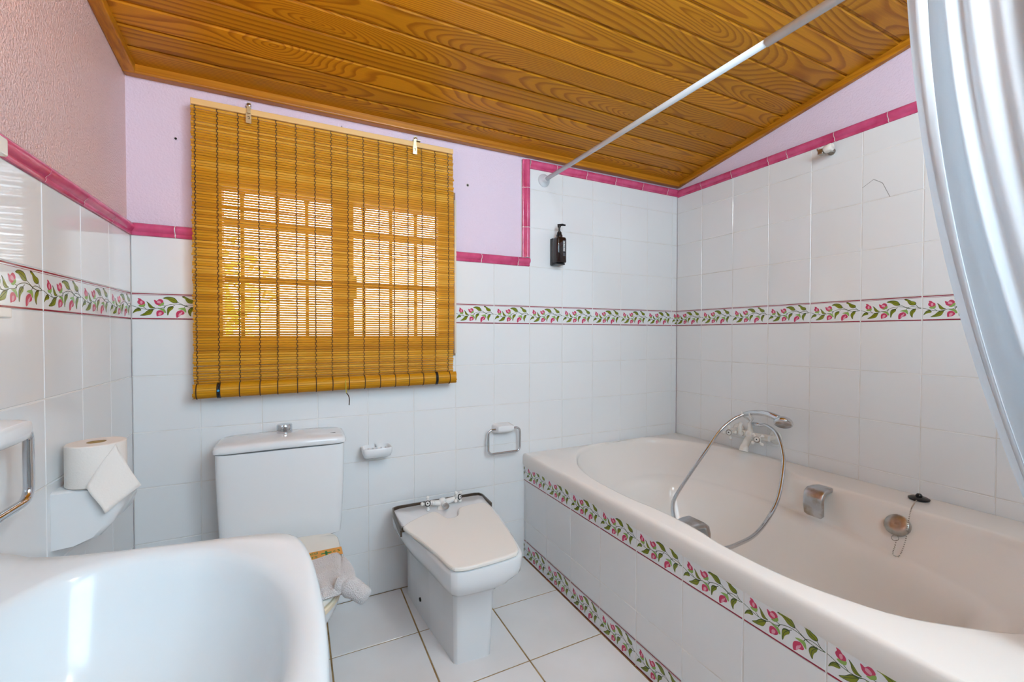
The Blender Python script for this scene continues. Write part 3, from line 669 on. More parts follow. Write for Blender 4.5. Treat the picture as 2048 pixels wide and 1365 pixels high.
# wall-side grip, front-side grip, overflow plate with chain and plug
def grip(name, p, nrm, zt, parent, mt, w_=.074):
    e = Vector((nrm[0], nrm[1], 0)); s_ = Vector((-e.y, e.x, 0)); p = Vector(p); b = MB()
    prof = [(0, zt, .030), (.030, zt + .002, .034), (.060, zt, .037), (.074, zt - .010, .037), (.080, zt - .03, .037), (.080, zt - .06, .037), (.075, zt - .09, .035), (.072, zt - .098, .028)]
    rings = []
    for i, (d, z, hw_) in enumerate(prof):
        q = prof[min(i + 1, len(prof) - 1)]; q0 = prof[max(i - 1, 0)]; td, tz = q[0] - q0[0], q[1] - q0[1]; L_ = math.hypot(td, tz); nd_, nz = tz / L_, -td / L_
        th = .010 if i < len(prof) - 1 else .006
        c = p + e * d + Vector((0, 0, z)); n_ = e * nd_ + Vector((0, 0, nz))
        rings.append([c + s_ * hw_ * math.copysign(abs(math.cos(a)) ** .22, math.cos(a)) + n_ * th * math.copysign(abs(math.sin(a)) ** .6, math.sin(a)) for a in [2 * PI * (k + .5) / 20 for k in range(20)]])
    b.loft(rings); return b.build(name, M[mt], parent, auto=45)
grip('grip', (2.435 - 2.1, -.965 + .9, 0), (-1, 0), .526, tub, 'worn_chrome')
grip('grip', (1.655 - 2.1, -.950 + .9, 0), (1, 0), .522, tub, 'worn_chrome')
b = MB(); ofc = Vector((2.402 - 2.1, -1.215 + .9, .482)); an = Vector((-1, 0, .55)).normalized()
b.lathe([(.036, -.012), (.037, .004), (.034, .008), (.012, .011), (.008, .009), (.003, .011)], ofc, an, 28); b.build('overflow_plate', M['steel'], tub, smooth=True)
b = MB(); cpt = catmull([(ofc.x - .032, ofc.y - .012, .445), (ofc.x - .046, ofc.y - .012, .42), (ofc.x - .060, ofc.y - .013, .402), (ofc.x - .064, ofc.y - .022, .397), (ofc.x - .058, ofc.y - .032, .405), (ofc.x - .032, ofc.y - .036, .45), (ofc.x - .012, ofc.y - .034, .50), (ofc.x + .018, ofc.y - .030, .543), (2.50 - 2.1, -1.224 + .9, .5445), (2.545 - 2.1, -1.214 + .9, .546)], 8)
acc = 0; last = cpt[0]
for p in cpt:
    if (p - last).length > .0048: b.ball(p, .0022, 6); last = p
b.tube([(ofc.x - .034 + .006 * math.sin(a), ofc.y - .008 + .010 * math.cos(a), .447 + .008 * math.sin(a)) for a in [2 * PI * k / 12 for k in range(12)]], .0012, 5, closed=True)
b.build('chain', M['steel'], tub)
b = MB(); pc = (2.572 - 2.1, -1.21 + .9, .5415)
b.lathe([(.026, 0), (.031, .003), (.031, .006), (.024, .010), (.012, .011), (.010, .012)], pc, n=24); b.lathe([(.009, .010), (.010, .016), (.006, .022), (.002, .023)], pc, n=12)
b.box((pc[0] - .012, pc[1] - .003, pc[2] + .01), (pc[0] + .012, pc[1] + .003, pc[2] + .017)); b.build('plug', M['black'], tub, auto=40)

# ------------------------------------------------------------------ bath mixer, hose and hand shower
def cross_handle(root, c, axis, mw, mt='tap_white', r=.021, rot=.4, k_=1.0, capmat='steel'):
    """four balls round a hub; axis points to the user"""
    ax = Vector(axis).normalized(); ref = Vector((0, 0, 1)) if abs(ax.z) < .9 else Vector((1, 0, 0)); a = (ref - ax * ref.dot(ax)).normalized(); q = ax.cross(a); c = Vector(c)
    r *= k_
    b = MB(); b.lathe([(.006 * k_, -.02), (.009 * k_, -.012), (.012 * k_, -.004), (.012 * k_, .006), (.010 * k_, .009)], c, ax, 16)
    for k in range(4):
        t = rot + k * PI / 2; d = a * math.cos(t) + q * math.sin(t)
        b.tube([c + d * .006, c + d * r], [.0045 * k_, .0040 * k_], 8); b.ball(c + d * r, .0075 * (k_ * .5 + .5), 10)
    h = b.build('cross_handle', M[mw], root, auto=60)
    b = MB(); b.lathe([(.0112 * k_, .007), (.0112 * k_, .010), (.008 * k_, .0105)], c, ax, 16); b.build('ring', M[capmat], h, smooth=True)
    b = MB(); b.lathe([(.0082 * k_, .0098), (.0078 * k_, .0118), (.003, .012)], c, ax, 16); b.build('cap', M['white_plastic'], h, smooth=True)
    b = MB(); b.lathe([(.003, .0119), (.003, .0126)], c + a * .001, ax, 10); b.build('mark', M['dark'], h)
    return h
mx = empty('bath_mixer_tap', (XR, -.52, .64), 'white bath mixer tap with cross handles on the tiled wall above the bathtub', 'tap')
b = MB()
for y in (-.11, .09): b.lathe([(.034, 0), (.033, .004), (.022, .010), (.015, .012)], (0, y, .0), (-1, 0, 0), 24)
b.build('rosettes', M['tap_white'], mx, smooth=True)
b = MB(); b.tube([(0, -.11, 0), (-.035, -.11, 0), (-.048, -.09, 0)], [.013, .013, .015], 14); b.tube([(0, .09, 0), (-.035, .09, 0), (-.048, .07, 0)], [.013, .013, .015], 14)
b.tube([(-.05, -.112, 0), (-.05, -.095, .0), (-.052, -.05, 0), (-.052, .03, 0), (-.05, .072, 0), (-.05, .092, 0)], [.016, .018, .015, .015, .018, .016], 16)
b.ball((-.052, -.01, .0), .024, 14); b.tube([(-.052, -.01, .01), (-.052, -.01, .06)], [.014, .011], 12)
b.build('body', M['tap_white'], mx, auto=60)
b = MB(); b.tube(catmull([(-.055, -.01, -.01), (-.075, -.012, -.03), (-.098, -.014, -.055), (-.108, -.016, -.078)], 5), [.017] * 5 + [.0175] * 5 + [.019, .020, .021, .0215, .022, .022], 14); b.build('spout', M['tap_white'], mx, smooth=True)
b = MB(); b.tube([(-.065, .028, .0), (-.078, .028, .0)], .015, 14); b.tube([(-.074, .028, -.002), (-.076, .030, .035), (-.068, .028, .055)], [.012, .009, .010], 10); b.build('diverter_lever', M['tap_white'], mx, smooth=True)
cross_handle(mx, (-.088, .078, -.004), (-1, -.25, .05), 'tap_white', rot=.2, k_=1.4)
cross_handle(mx, (-.102, -.085, -.004), (-1, -.25, .05), 'tap_white', rot=.75, k_=1.4)
b = MB()
for yy in (.0, -.042): b.tube(catmull([(-.055, -.012, .058), (-.06, -.012 + (yy + .012) * .4, .075), (-.078, yy * 1.0, .090), (-.100, yy - .004, .100), (-.108, yy - .002, .118)], 5), .0045, 8)
b.build('cradle', M['white_plastic'], mx, smooth=True)
b = MB(); b.tube([(-.056, -.03, .058), (-.060, -.05, .060), (-.066, -.072, .061)], [.010, .010, .008], 12); b.build('hose_union', M['chrome'], mx, smooth=True)
sh = empty('hand_shower', (2.55, -.60, .76), 'chrome hand shower lying in the cradle of the white bath tap', 'shower head')
pts = catmull([(0, .075, -.014), (0, .035, -.001), (-.004, -.02, .008), (-.006, -.065, .006), (-.008, -.105, -.004)], 6); rad = [.0105 + .0055 * (i / (len(pts) - 1)) for i in range(len(pts))]
b = MB(); b.tube(pts, rad, 16); b.build('handle', M['chrome'], sh, smooth=True)
b = MB(); hx = Vector((-.010, -.130, -.016)); axh = Vector((-.55, -.28, -.78)).normalized()
b.lathe([(.008, -.020), (.026, -.016), (.036, -.006), (.040, .006), (.038, .013), (.034, .015)], hx, axh, 28); b.build('head', M['chrome'], sh, smooth=True)
b = MB(); b.lathe([(.033, .0145), (.032, .017), (.005, .0175)], hx, axh, 28); b.build('spray_face', M['worn_chrome'], sh, smooth=True)
hose = [(2.575, -.592, .701), (2.565, -.635, .707), (2.535, -.705, .680), (2.48, -.767, .608), (2.42, -.802, .537), (2.33, -.838, .454), (2.23, -.86, .398), (2.1, -.896, .378), (1.97, -.927, .386), (1.85, -.945, .40), (1.775, -.90, .41), (1.765, -.83, .43), (1.80, -.773, .455), (1.9, -.676, .455), (2.0, -.607, .460), (2.18, -.516, .492), (2.33, -.474, .566), (2.43, -.472, .655), (2.50, -.498, .717), (2.55, -.530, .746)]
hp = catmull(hose, 14); b = MB(); b.tube(hp, [.0076 + (.0006 if i % 2 else 0) for i in range(len(hp))], 10)
o = b.build('shower_hose', M['chrome'], smooth=True); tag(o, 'flexible metal shower hose looping down into the bathtub', 'hose')

# ------------------------------------------------------------------ holder knob on the right wall
kn = empty('shower_holder', (XR, -.868, 1.955), 'broken shower holder with cream knob high on the right tiled wall', 'wall holder')
b = MB(); b.lathe([(.015, 0), (.015, .006), (.011, .008), (.011, .025)], axis=(-1, 0, 0), n=16); b.build('stem', M['steel'], kn, smooth=True)
b = MB(); b.tube([(-.045, -.026, .006), (-.045, -.022, .006), (-.045, .003, .002), (-.045, .006, .0015)], [.014, .017, .017, .014], 18); b.build('knob', M['cream'], kn, auto=45)
b = MB(); b.box((-.056, .008, -.014), (-.030, .030, .010)); b.box((-.056, .024, .004), (-.03, .034, .016)); b.build('jaw', M['worn_chrome'], kn, bevel=.003)

# ------------------------------------------------------------------ shower rod and curtain
rod = empty('shower_rod', (1.683, -1.2, 1.952), 'white shower curtain rod running from the window wall above the bathtub', 'rod')
b = MB(); b.tube([(0, 1.195, 0), (0, -.1, 0)], .0105, 16); b.build('thin_tube', M['rod'], rod, smooth=True)
b = MB(); b.tube([(0, -.0, 0), (0, YREAR + 1.2 + .01, 0)], .0125, 16); b.build('thick_tube', M['rod'], rod, smooth=True)
b = MB(); b.lathe([(.034, 0), (.033, .004), (.020, .008), (.015, .014), (.0145, .03), (.011, .032)], (0, 1.2, 0), (0, -1, 0), 28); b.build('flange', M['rod'], rod, smooth=True)
cu = empty('shower_curtain', (1.7, -1.75, 1.94), 'white fabric shower curtain bunched at the camera end of the rod', 'curtain')
rc_ = random.Random(21); plan = [(1.652, -1.548), (1.656, -1.535), (1.668, -1.516), (1.690, -1.502), (1.712, -1.510), (1.716, -1.535), (1.700, -1.556)]
yy = -1.566; k = 0
while yy > -2.08:
    st = rc_.uniform(.013, .022); a_ = rc_.uniform(.010, .021)
    plan.append((1.690 + (-a_ if k % 2 == 0 else a_ * .8), yy)); yy -= st; k += 1
    if rc_.random() < .35: plan.append((plan[-1][0] + rc_.uniform(-.005, .005), yy)); yy -= st * .6
pp = catmull([(x, y, 0) for x, y in plan], 5)
def sway(t):                                          # drift of the cloth from rod (t=0) to hem (t=1): swings to the room's rear and over the tub
    return .13 * t, -.03 * t - .30 * t * t
ns = 40; vs = []; fs = []; n = len(pp)
for j in range(ns + 1):
    t = j / ns; z = -.02 - t * 1.62; dx, dy = sway(t)
    for i, p in enumerate(pp):
        s_ = i / (n - 1); am = 1 + .35 * math.sin(2.6 * t + 19 * s_) + .2 * math.sin(6 * t + 41 * s_)
        x = 1.69 + (p.x - 1.69) * am * (1 + .35 * t) + dx + .006 * math.sin(9 * t + 23 * s_) * t
        y = p.y + dy + .010 * math.sin(3.2 * t + 13 * s_) * t - .10 * t * s_
        vs.append((x - 1.7, y + 1.75, z))
for j in range(ns):
    for i in range(n - 1): fs.append((j * n + i, j * n + i + 1, (j + 1) * n + i + 1, (j + 1) * n + i))
o = link('cloth', mesh('cloth', vs, fs, M['curtain'], True), cu); s_ = o.modifiers.new('thick', 'SOLIDIFY'); s_.thickness = .0012
b = MB(); he = []                                       # stitched hem along the free edge
for j in range(ns + 1):
    A = Vector(vs[j * n]); C = Vector(vs[j * n + 4]); he.append((A, C))
hv = []; hf = []
for A, C in he:
    d = (C - A).normalized(); N_ = d.cross(Vector((0, 0, 1))).normalized() * .0016
    hv += [A + N_ * 1.0, A + d * .010 + N_ * 1.4, A + d * .018 + N_, A + d * .018 - N_, A + d * .010 - N_ * 1.4, A - N_]
for j in range(ns):
    for i in range(5): hf.append((j * 6 + i, j * 6 + i + 1, (j + 1) * 6 + i + 1, (j + 1) * 6 + i))
link('hem', mesh('hem', hv, hf, M['curtain'], True), cu)
for k in range(9):
    y = -1.55 - .055 * k; b = MB(); b.tube([(-.017 + .022 * math.sin(a), y + 1.75 + .004 * math.cos(a), .008 + .024 * math.cos(a)) for a in [2 * PI * j / 16 for j in range(16)]], .002, 6, closed=True); b.build('ring', M['white_plastic'], cu, smooth=True)

# ------------------------------------------------------------------ soap pump bottle on the back wall
bt = empty('soap_dispenser', (1.757, 0, 1.515), 'dark pump bottle in a holder on the white tiles below the rod', 'dispenser')
b = MB(); b.box((-.036, -.022, -.002), (.010, 0, .137)); b.box((-.034, -.06, -.004), (.020, 0, .005)); b.build('holder', M['black'], bt, bevel=.003)
b = MB(); bc = (-.006, -.044)
prof = [(.027, .006), (.030, .010), (.030, .128), (.027, .136), (.016, .140)]
b.loft([sup(bc[0], bc[1], r, r, z, 4.5, 32) for r, z in prof]); b.build('bottle', M['bottle'], bt, auto=50)
b = MB(); b.lathe([(.0165, .139), (.0165, .150), (.013, .156), (.012, .165), (.0085, .166), (.0085, .170), (.005, .172), (.005, .190), (.008, .192), (.009, .203), (.007, .206)], (bc[0], bc[1], 0), n=20)
b.tube([(bc[0] - .008, bc[1] + .004, .202), (bc[0] + .012, bc[1] - .012, .204), (bc[0] + .024, bc[1] - .022, .200)], [.007, .006, .004], 10); b.build('pump', M['black'], bt, auto=50)
b = MB(); b.box((bc[0] + .003, bc[1] - .0306, .062), (bc[0] + .016, bc[1] - .030, .118)); lab = b.build('label', mat('label_grey', (.22, .24, .27), .4), bt)
b = MB()
for k, (h_, w_) in enumerate(((.010, .006), (.006, .007), (.011, .005), (.007, .007), (.008, .006))): b.box((bc[0] + .0065, bc[1] - .0309, .066 + k * .0103), (bc[0] + .0065 + w_, bc[1] - .0305, .066 + k * .0103 + h_ * .7))
b.build('label_print', M['white_plastic'], lab)
b = MB()
for k in range(4): b.box((bc[0] + .004, bc[1] - .0306, .040 + k * .0042), (bc[0] + .018 - .003 * (k % 2), bc[1] - .0301, .0422 + k * .0042))
b.build('small_print', mat('print_grey', (.12, .13, .15), .4), bt)

# ------------------------------------------------------------------ soap dish
sd = empty('soap_dish', (.827, 0, .655), 'white ceramic soap dish on the tiles right of the toilet cistern', 'soap dish')
b = MB(); N_ = 40
def dish(hx, d, z, e=4.5): return [(x, -d / 2 + y - .0, z) for x, y, z in sup(0, 0, hx, d / 2, z, e, N_)]
b.loft([dish(.048, .060, -.034), dish(.056, .080, -.026), dish(.061, .090, -.008), dish(.062, .092, .008), dish(.0605, .090, .012), dish(.057, .084, .012), dish(.053, .078, .004), dish(.051, .074, -.003)]); b.build('tray', M['ceramic'], sd, auto=50)
for k in range(5):
    b = MB(); x = -.036 + k * .018; b.tube([(x - .008, -.078, -.002), (x + .006, -.016, -.002)], .0035, 8); b.build('ridge', M['ceramic'], sd, smooth=True)

# ------------------------------------------------------------------ towel rings
def towel_ring(loc, rz, label, k=1.0):
    r = empty('towel_ring', loc, label, 'towel ring', rot=(0, 0, rz))
    b = MB(); rings = []
    for d, hx, hz, zc in ((0.0, .052, .026, 0), (.018, .050, .024, .001), (.045, .046, .019, .004), (.056, .042, .014, .006), (.058, .034, .008, .007)):
        rings.append([(x * k, -d * k * 1.1, (z + zc) * k) for x, z in [(p[0], p[1]) for p in sup(0, 0, hx, hz, 0, 4.5, 32)]])
    b.loft(rings); b.build('bracket', M['ceramic'], r, auto=50)
    w_, t_, h_ = .086 * k, .002, -.116 * k; pts = []
    def arc(cx, cy, a0, a1, rr): return [(cx + rr * math.cos(a), -.034 * k * 1.15, cy + rr * math.sin(a)) for a in [a0 + (a1 - a0) * k / 6 for k in range(7)]]
    rr = .022 * k
    pts = arc(w_ - rr, t_ - rr, PI / 2, 0, rr) + arc(w_ - rr, h_ + rr, 0, -PI / 2, rr) + arc(-w_ + rr, h_ + rr, -PI / 2, -PI, rr) + arc(-w_ + rr, t_ - rr, PI, PI / 2, rr)
    b = MB(); b.tube(pts, .0056 * (k * 1.25 if k > 1 else 1), 12, closed=True); b.build('ring', M['chrome'], r, smooth=True)
    return r
towel_ring((1.437, 0, .682), 0, 'chrome towel ring in a white bracket above the bidet')
towel_ring((0, -.890, .965), PI / 2, 'chrome towel ring in a white bracket at the left edge above the basin', 1.22)

# ------------------------------------------------------------------ mirror with shelf on the left wall (only its ends reach the frame)
mi = empty('wall_mirror', (0, -1.30, 1.17), 'mirror with cream top rail and shelf on the left wall above the basin', 'mirror')
b = MB(); b.box((.0, -.44, .30), (.055, .449, .333)); b.build('top_rail', M['cream'], mi, bevel=.004)
b = MB(); b.box((.0, -.44, .008), (.058, .445, .027)); b.build('shelf', M['cream'], mi, bevel=.003)
b = MB(); b.box((.0, -.43, .03), (.008, .43, .30)); b.build('mirror_glass', M['mirror'], mi)

# ------------------------------------------------------------------ toilet paper holder and roll
hd_ = empty('paper_holder', (0, -.498, .775), 'white ceramic toilet paper holder under the standing paper roll', 'paper holder')
b = MB(); W_ = .080
secs = [(0.0, 0), (.085, 0), (.112, -.006), (.122, -.022), (.123, -.06), (.112, -.092), (.085, -.122), (.045, -.138), (0, -.142)]
rings = []
for y, k in ((-W_, .88), (-W_ + .006, .96), (-W_ + .016, 1), (0, 1), (W_ - .016, 1), (W_ - .006, .96), (W_, .88)):
    rings.append([(x * k, y, -.08 + (z + .08) * (k * .5 + .5)) for x, z in secs])
b.loft(rings); b.build('hood', M['ceramic'], hd_, auto=40)
b = MB(); b.lathe([(.010, 0), (.013, .008), (.010, .016)], (.10, W_ - .002, -.03), (0, 1, 0), 14); b.build('spindle_end', M['ceramic'], hd_, smooth=True)
rl = empty('toilet_paper', (.068, -.527, .776), 'white toilet paper roll standing on the wall holder with a loose folded sheet', 'toilet paper')
b = MB(); b.lathe([(.019, .0), (.056, 0), (.058, .002), (.058, .100), (.056, .102), (.019, .102)], n=40, cap0=False, cap1=False); b.build('roll', M['paper'], rl, auto=40)
b = MB(); b.lathe([(.019, .001), (.019, .1015), (.0178, .1015), (.0178, .001)], n=30, cap0=False, cap1=False); b.lathe([(.0178, .004), (.0177, .006)], n=20); b.build('core', M['card'], rl, smooth=True)
# loose sheet: starts at the rim facing the room and hangs as a tilted square
sv = []; n1, n2 = 10, 14
A, B_, C_, D_ = Vector((.043, -.033, .100)), Vector((.000, -.065, .007)), Vector((.037, -.073, -.059)), Vector((.095, -.028, -.015))
for i in range(n1 + 1):
    for j in range(n2 + 1):
        u, v = i / n1, j / n2; p = A * (1 - u) * (1 - v) + B_ * (1 - u) * v + C_ * u * v + D_ * u * (1 - v)
        r = math.hypot(p.x, p.y); k = .0605 / r if r < .0605 else 1
        sv.append((p.x * k, p.y * k, p.z + .002 * math.sin(7 * u + 3 * v)))
sf = [(i * (n2 + 1) + j, i * (n2 + 1) + j + 1, (i + 1) * (n2 + 1) + j + 1, (i + 1) * (n2 + 1) + j) for i in range(n1) for j in range(n2)]
o = link('loose_sheet', mesh('loose_sheet', sv, sf, M['paper'], True), rl); s_ = o.modifiers.new('thick', 'SOLIDIFY'); s_.thickness = .0008

# ------------------------------------------------------------------ toilet
wc = empty('toilet', (.475, 0, 0), 'white close-coupled toilet with closed ivory lid against the back wall', 'toilet')
b = MB(); cyc = -.108
b.loft([sup(0, cyc, .185, .078, .385, 9, 64), sup(0, cyc, .196, .088, .392, 9, 64), sup(0, cyc, .200, .091, .43, 9, 64), sup(0, cyc, .207, .094, .58, 9, 64), sup(0, cyc, .210, .095, .70, 9, 64), sup(0, cyc, .210, .095, .731, 9, 64)]); b.build('cistern', M['ceramic'], wc, auto=40)
b = MB(); R_ = []
for hx_, hy_, z, e in ((.211, .097, .733, 9), (.2155, .1005, .736, 9), (.2165, .101, .746, 8), (.213, .098, .757, 8), (.203, .090, .7625, 7), (.12, .05, .767, 5), (.02, .01, .769, 3)): R_.append([(x, y, z_ + .004 * (1 - (x / .22) ** 2)) for x, y, z_ in sup(0, cyc, hx_, hy_, z, e, 64)])
b.loft(R_); lidc = b.build('cistern_lid', M['ceramic'], wc, auto=60)
b = MB(); b.lathe([(.026, .768), (.027, .775), (.027, .801), (.025, .805), (.006, .806)], (.003, -.095, 0), n=28); b.build('flush_button', M['chrome'], wc, auto=40)
b = MB(); b.box((.158, -.150, .7655), (.180, -.146, .7664)); b.build('maker_mark', M['dark'], wc)
b = MB()
def pan(hx_, yb, yf, z, e=2.4): return [(x, y, z_) for x, y, z_ in sup(0, yb, hx_, yb - yf, z, e, 56, hyb=.13)]
b.loft([pan(.115, -.30, -.56, 0), pan(.112, -.30, -.555, .02), pan(.098, -.32, -.54, .14), pan(.118, -.34, -.58, .22), pan(.155, -.36, -.67, .29), pan(.175, -.38, -.725, .345), pan(.180, -.38, -.735, .375), pan(.176, -.38, -.732, .384)])
b.build('pan', M['ceramic'], wc, auto=60)
b = MB(); b.box((-.13, -.26, .20), (.13, -.02, .384)); b.build('shelf', M['ceramic'], wc, bevel=.02)
def seat_out(k, z, yf):
    A_, B2 = sup(0, -.40, .180, -.40 - yf, z, 2.7, 56, hyb=.150), sup(0, -.40, .180, -.40 - yf, z, 6.5, 56, hyb=.150)
    return [(x * k, y, z_) for x, y, z_ in B2[:29] + A_[29:]]
b = MB(); b.loft([seat_out(.97, .386, -.738), seat_out(1, .389, -.742), seat_out(1, .400, -.742), seat_out(.98, .404, -.738)]); b.build('seat', M['seat_cream'], wc, auto=40)
b = MB(); b.loft([seat_out(.95, .406, -.728), seat_out(.985, .409, -.734), seat_out(.985, .416, -.734), seat_out(.96, .421, -.728), seat_out(.6, .423, -.62), seat_out(.1, .424, -.43)]); b.build('seat_lid', M['lid_cream'], wc, auto=50)
# paper band round the lid
bd = empty('paper_band', (.475, -.423, .425), 'orange paper band with green cross and print round the toilet lid', 'paper band')
b = MB(); b.add([(-.181, -.027, -.012), (-.178, -.027, .0012), (.178, -.027, .0012), (.181, -.027, -.012), (-.181, .027, -.012), (-.178, .027, .0012), (.178, .027, .0012), (.181, .027, -.012)], [(0, 1, 5, 4), (1, 2, 6, 5), (2, 3, 7, 6)])
o = b.build('strip', M['band'], bd); s_ = o.modifiers.new('thick', 'SOLIDIFY'); s_.thickness = .0006; s_.offset = 1
for body, x, y, sz in (('cted', .0600, .0045, .026), ('fort', .0640, -.0205, .026)): link('lettering', text_mesh(body, sz, M['green_ink']), bd, Matrix.Translation((x, y, .0024)))
b = MB(); b.box((.114, -.0035, .0021), (.146, .0035, .0025)); b.box((.1265, -.015, .0021), (.1335, .015, .0025)); b.build('green_cross', M['green_ink'], bd)
b = MB(); b.tube([(.158, .008, .0023), (.151, .002, .0023), (.158, -.003, .0023)], .0007, 5); b.tube([(.164, .009, .0023), (.171, .007, .0023), (.167, .003, .0023), (.172, -.001, .0023), (.165, -.004, .0023)], .0007, 5); b.build('heart_mark', M['green_ink'], bd)
# folded towel on the lid
tw = empty('white_towel', (.475, -.57, .424), 'white terry towel folded over the toilet lid with a twisted end', 'towel')
nx, ny = 110, 80; top = []; rt3 = random.Random(5)
def th(x, y): 
    return .017 + .004 * math.sin(x * 46 + y * 9) + .0025 * math.sin(y * 75 + x * 14) - .006 * math.exp(-((x - .03 - y * .2) / .006) ** 2) - .005 * math.exp(-((x - .085 + y * .15) / .005) ** 2) - .007 * math.exp(-((y + .098) / .005) ** 2) + .005 * max(0, x - .05) / .12
tv = []; tf = []
for layer in (0, 1):
    for i in range(nx + 1):
        for j in range(ny + 1):
            u, v = i / nx, j / ny; x = -.175 + .345 * u; yb = .110 - .012 * u; yf = -.125 - .012 * math.sin(PI * u) + .012 * u; y = yb + (yf - yb) * v
            ed = min(u, 1 - u, v, 1 - v); fall = min(1, ed / .06); h_ = th(x, y) * (.25 + .75 * math.sqrt(max(0, 1 - (1 - fall) ** 2)))
            dr = -.05 * max(0, (abs(x) - .155)) / .02 * .2
            tv.append((x, y, (h_ if layer else .0008) + dr * 0))
K = (nx + 1) * (ny + 1)
for i in range(nx):
    for j in range(ny):
        a = i * (ny + 1) + j; q = (a, a + 1, a + ny + 2, a + ny + 1); tf += [tuple(K + k for k in q), tuple(reversed(q))]
for i in range(nx):
    for j in (0, ny):
        a, c = i * (ny + 1) + j, (i + 1) * (ny + 1) + j; tf.append((a, c, K + c, K + a))
for j in range(ny):
    for i in (0, nx):
        a, c = i * (ny + 1) + j, i * (ny + 1) + j + 1; tf.append((a, c, K + c, K + a))
me = mesh('folded_cloth', tv, tf, M['towel'], True); bm = bmesh.new(); bm.from_mesh(me); bmesh.ops.recalc_face_normals(bm, faces=bm.faces); bm.to_mesh(me); bm.free(); link('folded_cloth', me, tw)
b = MB(); pth = catmull([(.145, -.085, .016), (.165, -.098, .014), (.185, -.112, .008), (.205, -.128, -.004), (.218, -.140, -.012)], 6); R_ = [.020, .023, .025, .026, .0262, .0255, .0215, .0235, .0268, .028, .028, .0275, .027, .026, .0255, .025, .0245, .024, .0238, .0236, .0233, .0228, .022, .0205, .016]
b.tube(pth, R_[:len(pth)], 20); b.build('twisted_end', M['towel'], tw, smooth=True)
b = MB(); fl_ = [(.166, .09, .012), (.176, .085, .018), (.205, -.005, .002), (.200, -.055, -.010), (.178, -.075, .004), (.160, -.03, .012)]
b.loft([[(x, y, z - .006) for x, y, z in fl_], [(x + .003, y, z + .008) for x, y, z in fl_]]); b.build('flap', M['towel'], tw, smooth=True, sub=2)

# ------------------------------------------------------------------ bidet
bi = empty('bidet', (1.09, -.33, 0), 'white bidet with a cream lid between the toilet and the bathtub', 'bidet')
BC = Vector((1.09, -.33)); ba = [2 * PI * k / 96 for k in range(96)]
RIM = [(.892, -.07), (.98, -.058), (1.19, -.058), (1.296, -.07), (1.298, -.13), (1.285, -.30), (1.258, -.47), (1.232, -.61), (1.205, -.655), (1.15, -.668), (1.05, -.672), (.985, -.664), (.953, -.63), (.928, -.48), (.895, -.30), (.885, -.13)]
PED = [(.955, -.06), (1.21, -.06), (1.195, -.19), (1.17, -.337), (1.152, -.459), (1.137, -.550), (1.125, -.557), (1.015, -.547), (1.005, -.537), (.995, -.45), (.98, -.337), (.965, -.19)]
PEDT = [(BC.x + (x - BC.x) * 1.08, min(-.06, BC.y + (y - BC.y) * 1.12)) for x, y in PED]
ba = sorted(ba + [math.atan2(y - BC.y, x - BC.x) % (2 * PI) for x, y in PED])
rr_ = polar([(p.x, p.y) for p in catmull([(a, c, 0) for a, c in RIM], 6, True)], BC, ba); rp = polar(PED, BC, ba); rpt = polar(PEDT, BC, ba)
def bring(rad, z): return [(r * math.cos(a), r * math.sin(a), z) for r, a in zip(rad, ba)]
b = MB(); b.loft([bring(rp, 0), bring(mix(rp, rpt, .5), .12), bring(rpt, .245), bring(mix(rpt, rr_, .25), .268), bring(mix(rpt, rr_, .75), .300), bring([r - .008 for r in rr_], .325), bring([r - .002 for r in rr_], .345), bring(rr_, .375), bring([r - .002 for r in rr_], .386), bring([r - .012 for r in rr_], .391), bring([r * .5 for r in rr_], .391)])
b.build('body', M['ceramic'], bi, auto=50)
LID = [(.887, -.31), (.893, -.280), (.930, -.248), (1.005, -.205), (1.035, -.200), (1.050, -.225), (1.062, -.283), (1.085, -.292), (1.112, -.275), (1.134, -.222), (1.155, -.205), (1.21, -.194), (1.262, -.204), (1.270, -.235), (1.262, -.319), (1.240, -.489), (1.216, -.609), (1.198, -.652), (1.165, -.666), (1.05, -.674), (.985, -.668), (.958, -.642), (.944, -.56), (.922, -.448)]
lp = [(p.x - 1.09, p.y + .33) for p in catmull([(a, c, 0) for a, c in LID], 4, True)]
cxl, cyl = 0, -.1
def lring(k, z): 
    out = []
    for i, (x, y) in enumerate(lp):
        xa, ya = lp[i - 1]; xb, yb = lp[(i + 1) % len(lp)]; t = Vector((xb - xa, yb - ya)); 
        if t.length < 1e-6: t = Vector((1, 0))
        t.normalize(); out.append((x - t.y * k * LS, y + t.x * k * LS, z))
    return out
ar = sum(lp[i - 1][0] * lp[i][1] - lp[i][0] * lp[i - 1][1] for i in range(len(lp))); LS = 1 if ar > 0 else -1
b = MB(); b.loft([lring(.003, .392), lring(0, .395), lring(0, .401), lring(.002, .405), lring(.006, .4065)]); b.build('lid', M['cream'], bi, auto=12)
b = MB(); strip = [(.876, -.30), (.886, -.10), (.892, -.065), (.912, -.054), (1.272, -.054), (1.292, -.062), (1.300, -.085), (1.296, -.20)]
vs_, fs_ = [], []
for i, (x, y) in enumerate(strip):
    q0, q1 = strip[max(i - 1, 0)], strip[min(i + 1, len(strip) - 1)]; t = Vector((q1[0] - q0[0], q1[1] - q0[1])).normalized(); n_ = Vector((-t.y, t.x)) * .0035
    lo = .372
    vs_ += [(x - 1.09 - n_.x, y + .33 - n_.y, lo), (x - 1.09 + n_.x, y + .33 + n_.y, lo), (x - 1.09 + n_.x, y + .33 + n_.y, .397), (x - 1.09 - n_.x, y + .33 - n_.y, .397)]
b.loft([vs_[4 * i:4 * i + 4] for i in range(len(strip))]); b.build('hinge_strap', M['dark_metal'], bi)
